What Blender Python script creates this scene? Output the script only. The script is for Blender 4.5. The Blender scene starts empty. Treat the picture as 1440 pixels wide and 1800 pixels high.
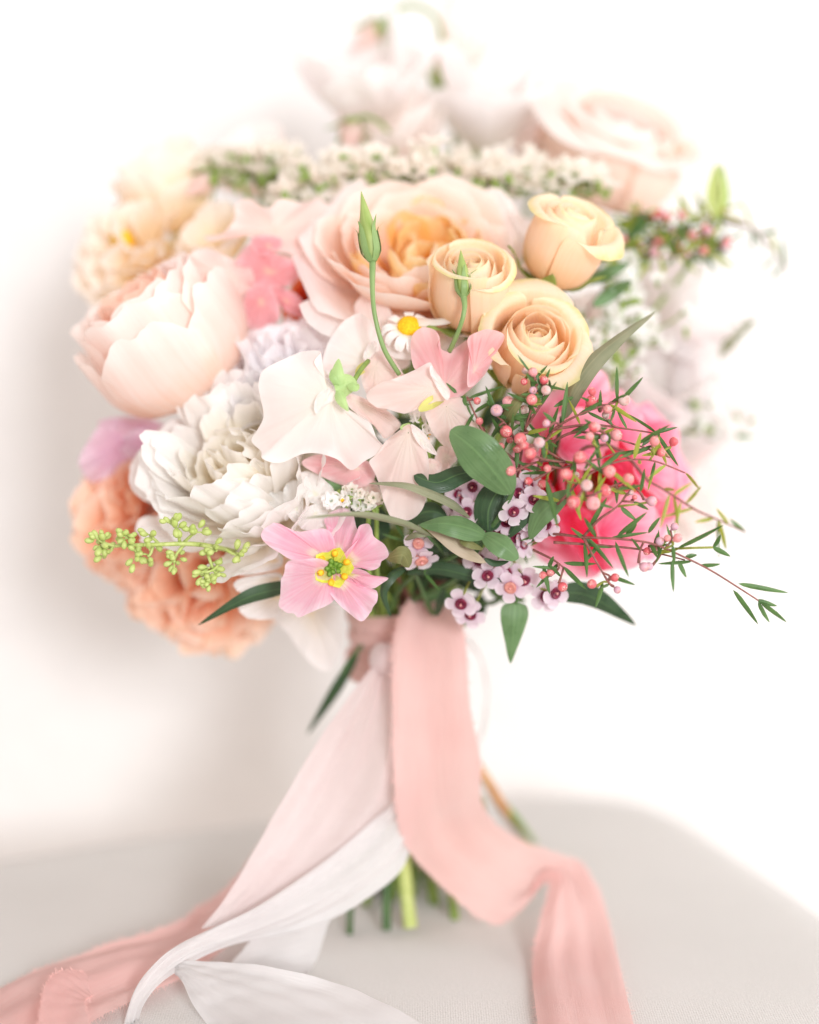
import bpy, math, random
import numpy as np
from mathutils import Vector, Matrix

# ------------------------------------------------------------------ camera, light, exposure
scene = bpy.context.scene
col = scene.collection
PITCH = math.radians(8.0)
CAMH = 0.348                      # lens height above the padded seat
D0 = 0.80                         # focus distance
KPX = 0.389 / 1440 / 0.80         # metres per photo pixel per metre of depth
cam_data = bpy.data.cameras.new('camera')
cam_data.sensor_fit = 'HORIZONTAL'
cam_data.sensor_width = 24.0
cam_data.lens = 24.0 / (0.389 / 0.80)
cam_data.clip_start = 0.02
cam_data.clip_end = 30
cam_data.dof.use_dof = True
cam_data.dof.focus_distance = D0 - 0.004
cam_data.dof.aperture_fstop = 1.3
cam_data.dof.aperture_blades = 0
cam = bpy.data.objects.new('camera', cam_data)
col.objects.link(cam)
cam.location = (0, 0, CAMH)
cam.rotation_euler = (math.pi / 2 - PITCH, 0, 0)
scene.camera = cam

world = bpy.data.worlds.new('World')
scene.world = world
world.use_nodes = True
wb = world.node_tree.nodes['Background']
wb.inputs['Color'].default_value = (1.0, 0.90, 0.85, 1)
wb.inputs['Strength'].default_value = 0.84

def area(name, loc, target, size, power, color):
    l = bpy.data.lights.new(name, 'AREA')
    l.shape = 'RECTANGLE'; l.size = size[0]; l.size_y = size[1]
    l.energy = power; l.color = color
    o = bpy.data.objects.new(name, l); col.objects.link(o)
    o.location = loc
    o.rotation_euler = (Vector(target) - Vector(loc)).to_track_quat('-Z', 'Y').to_euler()
    return o
area('window_light', (0.66, -1.50, 0.80), (0.0, 0.85, 0.22), (0.44, 0.50), 43, (0.94, 0.98, 1.0))
area('side_window_light', (2.1, 0.55, 0.75), (0.0, 0.9, 0.22), (1.2, 1.5), 19, (0.93, 0.98, 1.0))
vs = scene.view_settings
scene.display_settings.display_device = 'sRGB'
vs.view_transform = 'Standard'; vs.look = 'None'; vs.gamma = 1.0; vs.use_curve_mapping = False
vs.exposure = 0.12
scene.cycles.use_denoising = True
scene.cycles.max_bounces = 12
scene.cycles.diffuse_bounces = 8
scene.cycles.transmission_bounces = 12
scene.cycles.transparent_max_bounces = 8
scene.cycles.use_adaptive_sampling = False
scene.cycles.sample_clamp_indirect = 6

# ------------------------------------------------------------------ coordinates
RT = np.array([1.0, 0, 0])
FW = np.array([0, math.cos(PITCH), -math.sin(PITCH)])
UPV = np.array([0, math.sin(PITCH), math.cos(PITCH)])
CP = np.array([0, 0, CAMH])

def P(x, y, d=0.0):
    """photo position (1440 x 1800) at a real distance D0+d in front of the lens -> world metres"""
    D = D0 + d
    return CP + FW * D + RT * ((x - 720) * KPX * D) - UPV * ((y - 900) * KPX * D)
def table(x, y, lift=0.0):
    r = FW + RT * ((x - 720) * KPX) - UPV * ((y - 900) * KPX)
    return CP + r * ((lift - CAMH) / r[2])
def pt(p):
    """(x,y,d) or (x,y,'t',lift): a point on the seat"""
    if len(p) == 4: return table(p[0], p[1], p[3])
    return P(*p)
def cdir(x, y, z):
    v = RT * x + UPV * y - FW * z
    return v / np.linalg.norm(v)
def zoomer(ox, oy, s):
    return lambda *pts: [(ox + p[0] * s, oy + p[1] * s) + tuple(p[2:]) for p in pts]
z1 = zoomer(80, 240, .36111); z2 = zoomer(340, 0, .625); z3 = zoomer(520, 320, .38889)
z4 = zoomer(100, 700, .36111); z5 = zoomer(420, 520, .34722); z6 = zoomer(760, 520, .44444)
z7 = zoomer(440, 820, .34722); z8 = zoomer(760, 820, .44444)
zA = zoomer(820, 640, .208333); zB = zoomer(740, 840, .208333); zC = zoomer(480, 860, .173611)
zD = zoomer(740, 400, .23611)

rng = np.random.default_rng(7)
random.seed(7)

def catmull(pts, n, closed=False):
    p = np.array(pts, float)
    m = len(p)
    if closed:
        ts = np.linspace(0, m, n, endpoint=False)
        idx = lambda i: p[i % m]
    else:
        ts = np.linspace(0, m - 1, n)
        idx = lambda i: p[np.clip(i, 0, m - 1)]
    i = np.floor(ts).astype(int)
    if not closed: i = np.minimum(i, m - 2) if m > 1 else i
    f = (ts - i)[:, None]
    p0, p1, p2, p3 = idx(i - 1), idx(i), idx(i + 1), idx(i + 2)
    return .5 * (2 * p1 + (p2 - p0) * f + (2 * p0 - 5 * p1 + 4 * p2 - p3) * f ** 2 + (3 * p1 - p0 - 3 * p2 + p3) * f ** 3)

def wob(t, seed, lo=1, hi=5):
    """smooth periodic noise of t in [0,1]"""
    r = np.random.default_rng(seed)
    o = np.zeros_like(np.asarray(t, float))
    for k in range(lo, hi + 1):
        o = o + np.sin(2 * np.pi * (k * t + r.random())) * (r.random() * .7 + .3) / (1 + .35 * (k - lo))
    return o * .55

# ------------------------------------------------------------------ mesh helpers
def grid_mesh(name, V, UV, mat, smooth=True, closed_u=False):
    n, m, _ = V.shape                        # n rows (v), m columns (u)
    verts = V.reshape(-1, 3)
    i = np.arange(n - 1)[:, None]; j = np.arange(m - 1 if not closed_u else m)[None, :]
    j2 = (j + 1) % m
    F = np.stack([i * m + j, i * m + j2, (i + 1) * m + j2, (i + 1) * m + j], -1).reshape(-1, 4)
    me = bpy.data.meshes.new(name)
    me.from_pydata(verts.tolist(), [], F.tolist())
    if UV is not None:
        uvl = me.uv_layers.new(name='UVMap')
        flat = UV.reshape(-1, 2)[F.reshape(-1)]
        uvl.data.foreach_set('uv', flat.astype(np.float32).reshape(-1))
    if smooth: me.polygons.foreach_set('use_smooth', [True] * len(me.polygons))
    me.materials.append(mat)
    me.update()
    return me

def poly_mesh(name, verts, faces, mat, smooth=True):
    me = bpy.data.meshes.new(name)
    me.from_pydata([tuple(v) for v in verts], [], [tuple(f) for f in faces])
    if smooth: me.polygons.foreach_set('use_smooth', [True] * len(me.polygons))
    if mat: me.materials.append(mat)
    me.update()
    return me

def add(name, me, parent=None, mat4=None, world_space=False):
    o = bpy.data.objects.new(name, me); col.objects.link(o)
    if parent is not None:
        o.parent = parent
        if world_space: o.matrix_parent_inverse = MW[parent.name].inverted()
    if mat4 is not None: o.matrix_basis = mat4
    MW[o.name] = (MW[parent.name] if parent is not None and not world_space else Matrix()) @ o.matrix_basis
    return o
MW = {}

def thing(name, label, cat, loc, axis=None, group=None, roll=0.0):
    o = bpy.data.objects.new(name, None); col.objects.link(o)
    o.empty_display_size = .01
    M = Matrix.Translation(Vector(loc))
    if axis is not None:
        q = Vector(axis).to_track_quat('Z', 'Y')
        M = M @ q.to_matrix().to_4x4() @ Matrix.Rotation(roll, 4, 'Z')
    o.matrix_basis = M
    MW[o.name] = M
    o['label'] = label; o['category'] = cat
    if group: o['group'] = group
    return o

def tube_arrays(pts, rad, n=7, sub=None):
    p = np.array(pts, float)
    if sub: p = catmull(p, sub)
    r = np.interp(np.linspace(0, 1, len(p)), np.linspace(0, 1, len(np.atleast_1d(rad))), np.atleast_1d(rad)) if np.ndim(rad) else np.full(len(p), rad)
    tan = np.gradient(p, axis=0); tan /= np.linalg.norm(tan, axis=1)[:, None] + 1e-12
    ref = np.array([.31, .22, .93]) if abs(tan[0] @ np.array([.31, .22, .93])) < .9 else np.array([1., 0, 0])
    a = np.cross(tan, ref); a /= np.linalg.norm(a, axis=1)[:, None] + 1e-12
    b = np.cross(tan, a)
    th = np.linspace(0, 2 * np.pi, n, endpoint=False)
    V = p[:, None, :] + r[:, None, None] * (np.cos(th)[None, :, None] * a[:, None, :] + np.sin(th)[None, :, None] * b[:, None, :])
    return V
def tube(name, pts, rad, mat, parent, n=7, sub=None, world_space=True):
    V = tube_arrays(pts, rad, n, sub)
    k = V.shape[0]
    uv = np.stack(np.meshgrid(np.linspace(0, 1, n), np.linspace(0, 1, k)), -1)
    c0, c1 = V[0].mean(0), V[-1].mean(0)
    V = np.concatenate([np.repeat(c0[None, None], n, 1), V, np.repeat(c1[None, None], n, 1)], 0)
    uv = np.concatenate([uv[:1], uv, uv[-1:]], 0)
    return add(name, grid_mesh(name, V, uv, mat, closed_u=True), parent, world_space=world_space)

def lathe(name, prof, mat, n=14, lobes=0, amp=0.0):
    """surface of revolution about Z; prof = [(r,z)...]"""
    p = np.array(prof, float)
    th = np.linspace(0, 2 * np.pi, n, endpoint=False)
    k = 1 + amp * np.cos(lobes * th)[None, :] * np.linspace(0, 1, len(p))[:, None]
    V = np.stack([p[:, :1] * np.cos(th) * k, p[:, :1] * np.sin(th) * k, np.repeat(p[:, 1:], n, 1)], -1)
    uv = np.stack(np.meshgrid(np.linspace(0, 1, n), np.linspace(0, 1, len(p))), -1)
    return grid_mesh(name, V, uv, mat, closed_u=True)

# ------------------------------------------------------------------ materials
def nodes(m):
    m.use_nodes = True
    nt = m.node_tree
    for n in list(nt.nodes): nt.nodes.remove(n)
    return nt, (lambda t, **k: mk(nt, t, k))
def mk(nt, t, k):
    n = nt.nodes.new(t)
    for a, v in k.items(): setattr(n, a, v)
    return n
def s2l(c):
    """sRGB 0-255 -> linear"""
    c = np.array(c, float) / 255
    return tuple(np.where(c <= .04045, c / 12.92, ((c + .055) / 1.055) ** 2.4)) + (1.0,)

def petal_mat(name, stops, trans=.52, rough=.55, vein=.10, vfreq=34, bump=.25, var=.05, sheen=.15, lift=.66):
    """stops: [(v, sRGB colour)] from the claw of the petal (v=0) to its rim (v=1)"""
    stops = [(v, tuple(255 - (254 - q) * lift for q in c)) for v, c in stops]
    m = bpy.data.materials.new(name)
    nt, N = nodes(m); L = nt.links.new
    out = N('ShaderNodeOutputMaterial')
    uv = N('ShaderNodeUVMap'); uv.uv_map = 'UVMap'
    sep = N('ShaderNodeSeparateXYZ'); L(uv.outputs['UV'], sep.inputs[0])
    # the gradient wanders a little
    geo = N('ShaderNodeTexCoord')
    nz = N('ShaderNodeTexNoise'); nz.inputs['Scale'].default_value = 140; nz.inputs['Detail'].default_value = 3
    L(geo.outputs['Object'], nz.inputs['Vector'])
    off = N('ShaderNodeMath', operation='MULTIPLY_ADD'); L(nz.outputs['Fac'], off.inputs[0]); off.inputs[1].default_value = .16
    sub = N('ShaderNodeMath', operation='SUBTRACT'); L(sep.outputs['Y'], sub.inputs[0]); sub.inputs[1].default_value = .08
    L(sub.outputs[0], off.inputs[2])
    ramp = N('ShaderNodeValToRGB'); L(off.outputs[0], ramp.inputs[0])
    e = ramp.color_ramp.elements
    ramp.color_ramp.interpolation = 'EASE'
    while len(e) < len(stops): e.new(.5)
    for el, (v, c) in zip(e, stops): el.position = v; el.color = s2l(c)
    # veins fan out with u
    mp = N('ShaderNodeMapping'); L(uv.outputs['UV'], mp.inputs['Vector']); mp.inputs['Scale'].default_value = (vfreq, 1.6, 1)
    oi = N('ShaderNodeObjectInfo')
    addv = N('ShaderNodeVectorMath', operation='ADD'); L(mp.outputs[0], addv.inputs[0])
    rs = N('ShaderNodeMath', operation='MULTIPLY'); L(oi.outputs['Random'], rs.inputs[0]); rs.inputs[1].default_value = 50
    cb = N('ShaderNodeCombineXYZ'); L(rs.outputs[0], cb.inputs[2]); L(cb.outputs[0], addv.inputs[1])
    vn = N('ShaderNodeTexNoise'); vn.inputs['Scale'].default_value = 1.0; vn.inputs['Detail'].default_value = 4; vn.inputs['Roughness'].default_value = .6
    L(addv.outputs[0], vn.inputs['Vector'])
    mr = N('ShaderNodeMapRange'); L(vn.outputs['Fac'], mr.inputs[0]); mr.inputs[1].default_value = .3; mr.inputs[2].default_value = .72
    mr.inputs[3].default_value = 1 - vein; mr.inputs[4].default_value = 1 + vein * .25
    rv = N('ShaderNodeMapRange'); L(oi.outputs['Random'], rv.inputs[0]); rv.inputs[3].default_value = 1 - var; rv.inputs[4].default_value = 1 + var * .4
    mu = N('ShaderNodeMath', operation='MULTIPLY'); L(mr.outputs[0], mu.inputs[0]); L(rv.outputs[0], mu.inputs[1])
    gm = N('ShaderNodeGamma'); L(ramp.outputs[0], gm.inputs[0])
    # gamma < 1 pales, > 1 deepens the petal's own colour along its veins
    inv = N('ShaderNodeMath', operation='DIVIDE'); inv.inputs[0].default_value = 1.0; L(mu.outputs[0], inv.inputs[1])
    pw = N('ShaderNodeMath', operation='POWER'); L(inv.outputs[0], pw.inputs[0]); pw.inputs[1].default_value = 2.2
    L(pw.outputs[0], gm.inputs['Gamma'])
    c = gm.outputs[0]
    bp = N('ShaderNodeBump'); bp.inputs['Strength'].default_value = bump; bp.inputs['Distance'].default_value = .0007
    L(vn.outputs['Fac'], bp.inputs['Height'])
    pr = N('ShaderNodeBsdfPrincipled')
    L(c, pr.inputs['Base Color']); pr.inputs['Roughness'].default_value = rough
    pr.inputs['Specular IOR Level'].default_value = .25
    pr.inputs['Sheen Weight'].default_value = sheen
    L(bp.outputs[0], pr.inputs['Normal'])
    sg = N('ShaderNodeGamma'); sg.inputs['Gamma'].default_value = 1.35; L(c, sg.inputs[0])      # light that has passed through a petal is deeper in colour
    tr = N('ShaderNodeBsdfTranslucent'); L(sg.outputs[0], tr.inputs['Color']); L(bp.outputs[0], tr.inputs['Normal'])
    mx = N('ShaderNodeMixShader'); mx.inputs[0].default_value = trans
    L(pr.outputs[0], mx.inputs[1]); L(tr.outputs[0], mx.inputs[2]); L(mx.outputs[0], out.inputs[0])
    return m

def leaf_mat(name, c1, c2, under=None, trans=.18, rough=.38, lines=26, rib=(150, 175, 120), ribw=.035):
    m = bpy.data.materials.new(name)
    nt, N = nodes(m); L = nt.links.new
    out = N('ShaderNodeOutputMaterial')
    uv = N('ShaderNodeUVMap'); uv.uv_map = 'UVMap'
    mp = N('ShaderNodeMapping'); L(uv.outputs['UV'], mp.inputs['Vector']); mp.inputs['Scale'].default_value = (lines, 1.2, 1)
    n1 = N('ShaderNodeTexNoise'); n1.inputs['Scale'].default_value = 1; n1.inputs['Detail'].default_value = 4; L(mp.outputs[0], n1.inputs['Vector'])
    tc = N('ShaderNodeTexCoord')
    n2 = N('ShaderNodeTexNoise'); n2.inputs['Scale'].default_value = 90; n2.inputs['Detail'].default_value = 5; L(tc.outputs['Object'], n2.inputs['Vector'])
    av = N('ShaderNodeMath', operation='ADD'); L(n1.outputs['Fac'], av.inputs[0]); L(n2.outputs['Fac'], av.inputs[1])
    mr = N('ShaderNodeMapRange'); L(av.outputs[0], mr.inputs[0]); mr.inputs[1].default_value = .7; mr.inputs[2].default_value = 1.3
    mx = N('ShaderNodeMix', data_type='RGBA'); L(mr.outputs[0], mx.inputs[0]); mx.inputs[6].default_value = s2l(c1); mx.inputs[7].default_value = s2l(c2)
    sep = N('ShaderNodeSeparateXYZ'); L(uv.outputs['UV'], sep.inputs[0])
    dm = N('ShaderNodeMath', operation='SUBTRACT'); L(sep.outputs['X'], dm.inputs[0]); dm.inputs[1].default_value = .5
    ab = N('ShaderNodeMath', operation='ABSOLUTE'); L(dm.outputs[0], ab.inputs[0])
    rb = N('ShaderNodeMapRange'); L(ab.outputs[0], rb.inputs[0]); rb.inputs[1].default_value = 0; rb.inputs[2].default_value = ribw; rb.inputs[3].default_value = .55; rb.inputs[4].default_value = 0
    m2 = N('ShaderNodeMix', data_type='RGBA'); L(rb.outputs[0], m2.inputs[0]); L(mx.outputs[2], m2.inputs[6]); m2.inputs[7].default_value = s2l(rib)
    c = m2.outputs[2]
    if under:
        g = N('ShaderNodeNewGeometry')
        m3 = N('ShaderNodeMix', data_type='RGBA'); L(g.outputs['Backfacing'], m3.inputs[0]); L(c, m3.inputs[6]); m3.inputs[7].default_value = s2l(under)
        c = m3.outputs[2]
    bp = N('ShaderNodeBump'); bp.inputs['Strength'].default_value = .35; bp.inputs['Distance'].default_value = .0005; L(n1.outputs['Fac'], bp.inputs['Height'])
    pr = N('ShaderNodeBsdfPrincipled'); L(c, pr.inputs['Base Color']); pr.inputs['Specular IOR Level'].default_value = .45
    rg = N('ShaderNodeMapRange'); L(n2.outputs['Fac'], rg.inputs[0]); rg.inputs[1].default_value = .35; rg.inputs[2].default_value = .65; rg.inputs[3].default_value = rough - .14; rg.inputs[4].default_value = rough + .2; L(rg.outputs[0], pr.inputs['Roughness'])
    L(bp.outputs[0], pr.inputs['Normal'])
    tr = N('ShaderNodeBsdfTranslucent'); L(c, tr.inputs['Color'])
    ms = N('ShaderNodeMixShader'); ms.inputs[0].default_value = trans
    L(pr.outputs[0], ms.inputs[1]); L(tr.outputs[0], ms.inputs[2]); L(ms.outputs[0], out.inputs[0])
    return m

def skin_mat(name, c1, c2, rough=.45, scale=260, bump=.2, trans=0.0, spec=.4, rnd=None):
    """plain mottled surface: stems, buds, anthers, cushions"""
    m = bpy.data.materials.new(name)
    nt, N = nodes(m); L = nt.links.new
    out = N('ShaderNodeOutputMaterial'); tc = N('ShaderNodeTexCoord')
    n = N('ShaderNodeTexNoise'); n.inputs['Scale'].default_value = scale; n.inputs['Detail'].default_value = 5; L(tc.outputs['Object'], n.inputs['Vector'])
    mr = N('ShaderNodeMapRange'); L(n.outputs['Fac'], mr.inputs[0]); mr.inputs[1].default_value = .34; mr.inputs[2].default_value = .66
    mx = N('ShaderNodeMix', data_type='RGBA'); L(mr.outputs[0], mx.inputs[0]); mx.inputs[6].default_value = s2l(c1); mx.inputs[7].default_value = s2l(c2)
    c = mx.outputs[2]
    if rnd is not None:
        oi = N('ShaderNodeObjectInfo')
        rp = N('ShaderNodeValToRGB'); L(oi.outputs['Random'], rp.inputs[0])
        e = rp.color_ramp.elements
        while len(e) < len(rnd): e.new(.5)
        for el, (v, cc) in zip(e, rnd): el.position = v; el.color = s2l(cc)
        m4 = N('ShaderNodeMix', data_type='RGBA'); m4.inputs[0].default_value = .72; L(c, m4.inputs[6]); L(rp.outputs[0], m4.inputs[7]); c = m4.outputs[2]
    bp = N('ShaderNodeBump'); bp.inputs['Strength'].default_value = bump; bp.inputs['Distance'].default_value = .0006; L(n.outputs['Fac'], bp.inputs['Height'])
    pr = N('ShaderNodeBsdfPrincipled'); L(c, pr.inputs['Base Color']); pr.inputs['Roughness'].default_value = rough; pr.inputs['Specular IOR Level'].default_value = spec
    L(bp.outputs[0], pr.inputs['Normal'])
    if trans:
        tr = N('ShaderNodeBsdfTranslucent'); L(c, tr.inputs['Color'])
        ms = N('ShaderNodeMixShader'); ms.inputs[0].default_value = trans
        L(pr.outputs[0], ms.inputs[1]); L(tr.outputs[0], ms.inputs[2]); L(ms.outputs[0], out.inputs[0])
    else: L(pr.outputs[0], out.inputs[0])
    return m

def ribbon_mat(name, c1, c2, trans=.52):
    m = bpy.data.materials.new(name)
    nt, N = nodes(m); L = nt.links.new
    out = N('ShaderNodeOutputMaterial'); uv = N('ShaderNodeUVMap'); uv.uv_map = 'UVMap'
    mp = N('ShaderNodeMapping'); L(uv.outputs['UV'], mp.inputs['Vector']); mp.inputs['Scale'].default_value = (150, 5, 1)
    n = N('ShaderNodeTexNoise'); n.inputs['Scale'].default_value = 1; n.inputs['Detail'].default_value = 5; n.inputs['Roughness'].default_value = .7; L(mp.outputs[0], n.inputs['Vector'])
    mp2 = N('ShaderNodeMapping'); L(uv.outputs['UV'], mp2.inputs['Vector']); mp2.inputs['Scale'].default_value = (18, 420, 1)
    w2 = N('ShaderNodeTexNoise'); w2.inputs['Scale'].default_value = 1; w2.inputs['Detail'].default_value = 2; L(mp2.outputs[0], w2.inputs['Vector'])
    tc = N('ShaderNodeTexCoord'); n3 = N('ShaderNodeTexNoise'); n3.inputs['Scale'].default_value = 22; n3.inputs['Detail'].default_value = 4; L(tc.outputs['Object'], n3.inputs['Vector'])
    sm = N('ShaderNodeMath', operation='ADD'); L(n.outputs['Fac'], sm.inputs[0]); L(n3.outputs['Fac'], sm.inputs[1])
    mr = N('ShaderNodeMapRange'); L(sm.outputs[0], mr.inputs[0]); mr.inputs[1].default_value = .72; mr.inputs[2].default_value = 1.28
    mx = N('ShaderNodeMix', data_type='RGBA'); L(mr.outputs[0], mx.inputs[0]); mx.inputs[6].default_value = s2l(c1); mx.inputs[7].default_value = s2l(c2)
    hs = N('ShaderNodeMath', operation='ADD'); L(n.outputs['Fac'], hs.inputs[0])
    h2 = N('ShaderNodeMath', operation='MULTIPLY'); L(w2.outputs['Fac'], h2.inputs[0]); h2.inputs[1].default_value = .5; L(h2.outputs[0], hs.inputs[1])
    bp = N('ShaderNodeBump'); bp.inputs['Strength'].default_value = .8; bp.inputs['Distance'].default_value = .0008; L(hs.outputs[0], bp.inputs['Height'])
    pr = N('ShaderNodeBsdfPrincipled'); L(mx.outputs[2], pr.inputs['Base Color']); pr.inputs['Roughness'].default_value = .6; pr.inputs['Specular IOR Level'].default_value = .25
    pr.inputs['Sheen Weight'].default_value = .3
    L(bp.outputs[0], pr.inputs['Normal'])
    tr = N('ShaderNodeBsdfTranslucent'); L(mx.outputs[2], tr.inputs['Color'])
    ms = N('ShaderNodeMixShader'); ms.inputs[0].default_value = trans
    L(pr.outputs[0], ms.inputs[1]); L(tr.outputs[0], ms.inputs[2]); L(ms.outputs[0], out.inputs[0])
    return m

M = {}
M['peachrose'] = petal_mat('spray_rose_petal', [(0, (248, 212, 132)), (.25, (254, 218, 170)), (.6, (254, 230, 200)), (.9, (254, 238, 216)), (1, (252, 236, 194))], trans=.52)
M['peachrose_out'] = petal_mat('spray_rose_outer_petal', [(0, (206, 212, 120)), (.2, (250, 220, 164)), (.55, (254, 228, 196)), (.86, (253, 237, 204)), (1, (230, 222, 140))], trans=.52)
M['garden_in'] = petal_mat('garden_rose_heart_petal', [(0, (254, 190, 80)), (.4, (254, 214, 130)), (.75, (254, 232, 178)), (1, (254, 242, 214))], trans=.52, lift=.85)
M['garden_mid'] = petal_mat('garden_rose_middle_petal', [(0, (253, 186, 120)), (.35, (254, 218, 186)), (.7, (254, 233, 220)), (1, (254, 242, 236))], trans=.52)
M['garden_out'] = petal_mat('garden_rose_outer_petal', [(0, (252, 210, 176)), (.35, (253, 234, 224)), (.7, (252, 241, 238)), (1, (253, 247, 245))], trans=.52)
M['blush'] = petal_mat('blush_peony_petal', [(0, (252, 196, 156)), (.3, (253, 226, 208)), (.65, (253, 238, 231)), (1, (254, 246, 242))], trans=.5, vein=.16, vfreq=26)
M['blush_in'] = petal_mat('blush_peony_inner_petal', [(0, (246, 140, 96)), (.5, (250, 176, 140)), (1, (252, 214, 192))], trans=.52)
M['whitepeony'] = petal_mat('white_peony_petal', [(0, (252, 232, 190)), (.3, (252, 246, 236)), (.65, (252, 250, 248)), (1, (253, 252, 252))], trans=.52)
M['whitepeony_in'] = petal_mat('white_peony_inner_petal', [(0, (253, 220, 150)), (.4, (252, 238, 206)), (.8, (252, 248, 240)), (1, (252, 250, 248))], trans=.52)
M['deeppink'] = petal_mat('deep_pink_petal', [(0, (236, 40, 88)), (.5, (244, 76, 118)), (1, (250, 134, 164))], trans=.40, vein=.16, lift=1.0)
M['hotpink2'] = petal_mat('soft_hot_pink_petal', [(0, (250, 104, 146)), (.4, (252, 154, 184)), (1, (254, 208, 222))], trans=.42, vein=.16, lift=1.0)
M['carnation'] = petal_mat('peach_carnation_petal', [(0, (254, 176, 118)), (.5, (254, 200, 156)), (.85, (254, 216, 186)), (1, (254, 232, 216))], trans=.52, vein=.08, lift=.58)
M['hotpink'] = petal_mat('hot_pink_petal', [(0, (230, 20, 70)), (.2, (246, 70, 116)), (.45, (252, 150, 180)), (1, (254, 206, 220))], trans=.40, vein=.14, lift=1.0)
M['swhite'] = petal_mat('white_sweet_pea_petal', [(0, (250, 246, 226)), (.16, (252, 248, 240)), (.55, (252, 246, 242)), (.85, (252, 240, 238)), (1, (252, 246, 245))], trans=.52, vein=.08, vfreq=46, bump=.4)
M['sblush'] = petal_mat('blush_sweet_pea_petal', [(0, (250, 230, 216)), (.2, (250, 228, 218)), (.6, (250, 219, 212)), (1, (251, 230, 226))], trans=.52, vein=.06, vfreq=46)
M['spink'] = petal_mat('pink_sweet_pea_petal', [(0, (248, 222, 206)), (.25, (248, 190, 192)), (.65, (246, 178, 184)), (1, (250, 206, 210))], trans=.52, vein=.10, vfreq=46)
M['palest'] = petal_mat('palest_pink_petal', [(0, (246, 240, 214)), (.3, (252, 236, 228)), (.7, (252, 240, 236)), (1, (253, 246, 244))], trans=.5, lift=.45)
M['farpeach'] = petal_mat('far_peach_petal', [(0, (253, 200, 160)), (.35, (254, 222, 200)), (.7, (254, 234, 222)), (1, (254, 242, 236))], trans=.45, lift=.45)
M['rightwhite'] = petal_mat('warm_white_petal', [(0, (236, 232, 208)), (.3, (247, 242, 238)), (.7, (248, 243, 243)), (1, (250, 248, 248))], trans=.5, lift=.6)
M['sdeep'] = petal_mat('deep_pink_sweet_pea_petal', [(0, (250, 190, 170)), (.3, (246, 152, 160)), (.7, (248, 164, 174)), (1, (250, 196, 202))], trans=.52, vein=.1)
M['slilac'] = petal_mat('lilac_sweet_pea_petal', [(0, (206, 140, 172)), (.4, (222, 172, 200)), (1, (234, 204, 222))], trans=.52)
M['lavwhite'] = petal_mat('cool_white_petal', [(0, (248, 242, 232)), (.4, (248, 244, 246)), (1, (250, 248, 251))], trans=.5, lift=.6)
M['purewhite'] = petal_mat('pure_white_petal', [(0, (244, 246, 226)), (.3, (252, 251, 249)), (1, (253, 253, 253))], trans=.52)
M['cream'] = petal_mat('cream_peach_petal', [(0, (253, 208, 110)), (.35, (254, 232, 186)), (.75, (253, 240, 224)), (1, (253, 244, 236))], trans=.50, lift=.5)
M['orange'] = petal_mat('orange_ranunculus_petal', [(0, (246, 120, 50)), (.6, (250, 160, 92)), (1, (251, 192, 150))], trans=.52, lift=.9)
M['pinkflower'] = petal_mat('candy_pink_petal', [(0, (224, 214, 70)), (.14, (236, 226, 120)), (.25, (250, 222, 208)), (.4, (246, 170, 192)), (.7, (248, 178, 204)), (.9, (250, 200, 220)), (1, (251, 212, 228))], trans=.52, vein=.16, vfreq=60, bump=.4, lift=.62)
M['daisy'] = petal_mat('daisy_ray', [(0, (246, 244, 226)), (.4, (251, 250, 248)), (1, (252, 252, 251))], trans=.3, vein=.05)
M['statice'] = petal_mat('statice_petal', [(0, (226, 226, 190)), (.4, (247, 238, 226)), (1, (252, 246, 238))], trans=.52, vein=.05)
M['wax_petal'] = petal_mat('waxflower_petal', [(0, (206, 150, 186)), (.35, (238, 214, 230)), (1, (246, 232, 242))], trans=.52, vein=.06, vfreq=20)
M['wax_cup'] = skin_mat('waxflower_cup', (88, 16, 44), (128, 30, 62), rough=.3, scale=600)
M['wax_cup2'] = skin_mat('waxflower_pale_cup', (196, 120, 112), (214, 150, 136), rough=.4, scale=600)
M['bud'] = skin_mat('waxflower_bud_skin', (216, 110, 112), (236, 150, 146), rough=.34, scale=520, bump=.25, rnd=[(0, (196, 56, 76)), (.25, (214, 96, 104)), (.5, (224, 132, 134)), (.7, (222, 160, 164)), (.85, (188, 172, 196)), (1, (206, 206, 190))])
M['budtip'] = skin_mat('waxflower_bud_tip', (230, 160, 156), (240, 186, 178), rough=.4, scale=800)
M['wstem'] = skin_mat('waxflower_stem_bark', (122, 72, 66), (150, 96, 88), rough=.5, scale=400)
M['wtwig'] = skin_mat('waxflower_twig_green', (122, 132, 52), (152, 150, 70), rough=.5, scale=400)
M['needle'] = leaf_mat('waxflower_needle', (58, 92, 44), (96, 132, 70), lines=6, rib=(120, 150, 90), trans=.15)
M['needle_y'] = leaf_mat('waxflower_young_needle', (140, 160, 50), (172, 176, 78), lines=6, rib=(190, 190, 110), trans=.25)
M['leaf'] = leaf_mat('ruscus_leaf', (84, 116, 72), (112, 144, 96), rib=(120, 156, 100))
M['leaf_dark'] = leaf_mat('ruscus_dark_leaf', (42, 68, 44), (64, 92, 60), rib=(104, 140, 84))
M['leaf_grey'] = leaf_mat('grey_green_leaf', (122, 130, 100), (152, 152, 124), rib=(168, 168, 138), rough=.5)
M['leaf_tan'] = leaf_mat('tan_backed_leaf', (176, 158, 134), (196, 180, 158), rib=(160, 150, 120), rough=.5)
M['leaf_olive'] = leaf_mat('olive_leaf', (104, 108, 62), (132, 132, 84), rib=(150, 150, 100), rough=.45)
M['sepal'] = leaf_mat('sepal_green', (130, 160, 74), (164, 188, 104), rib=(176, 196, 124), trans=.25, rough=.5)
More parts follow.
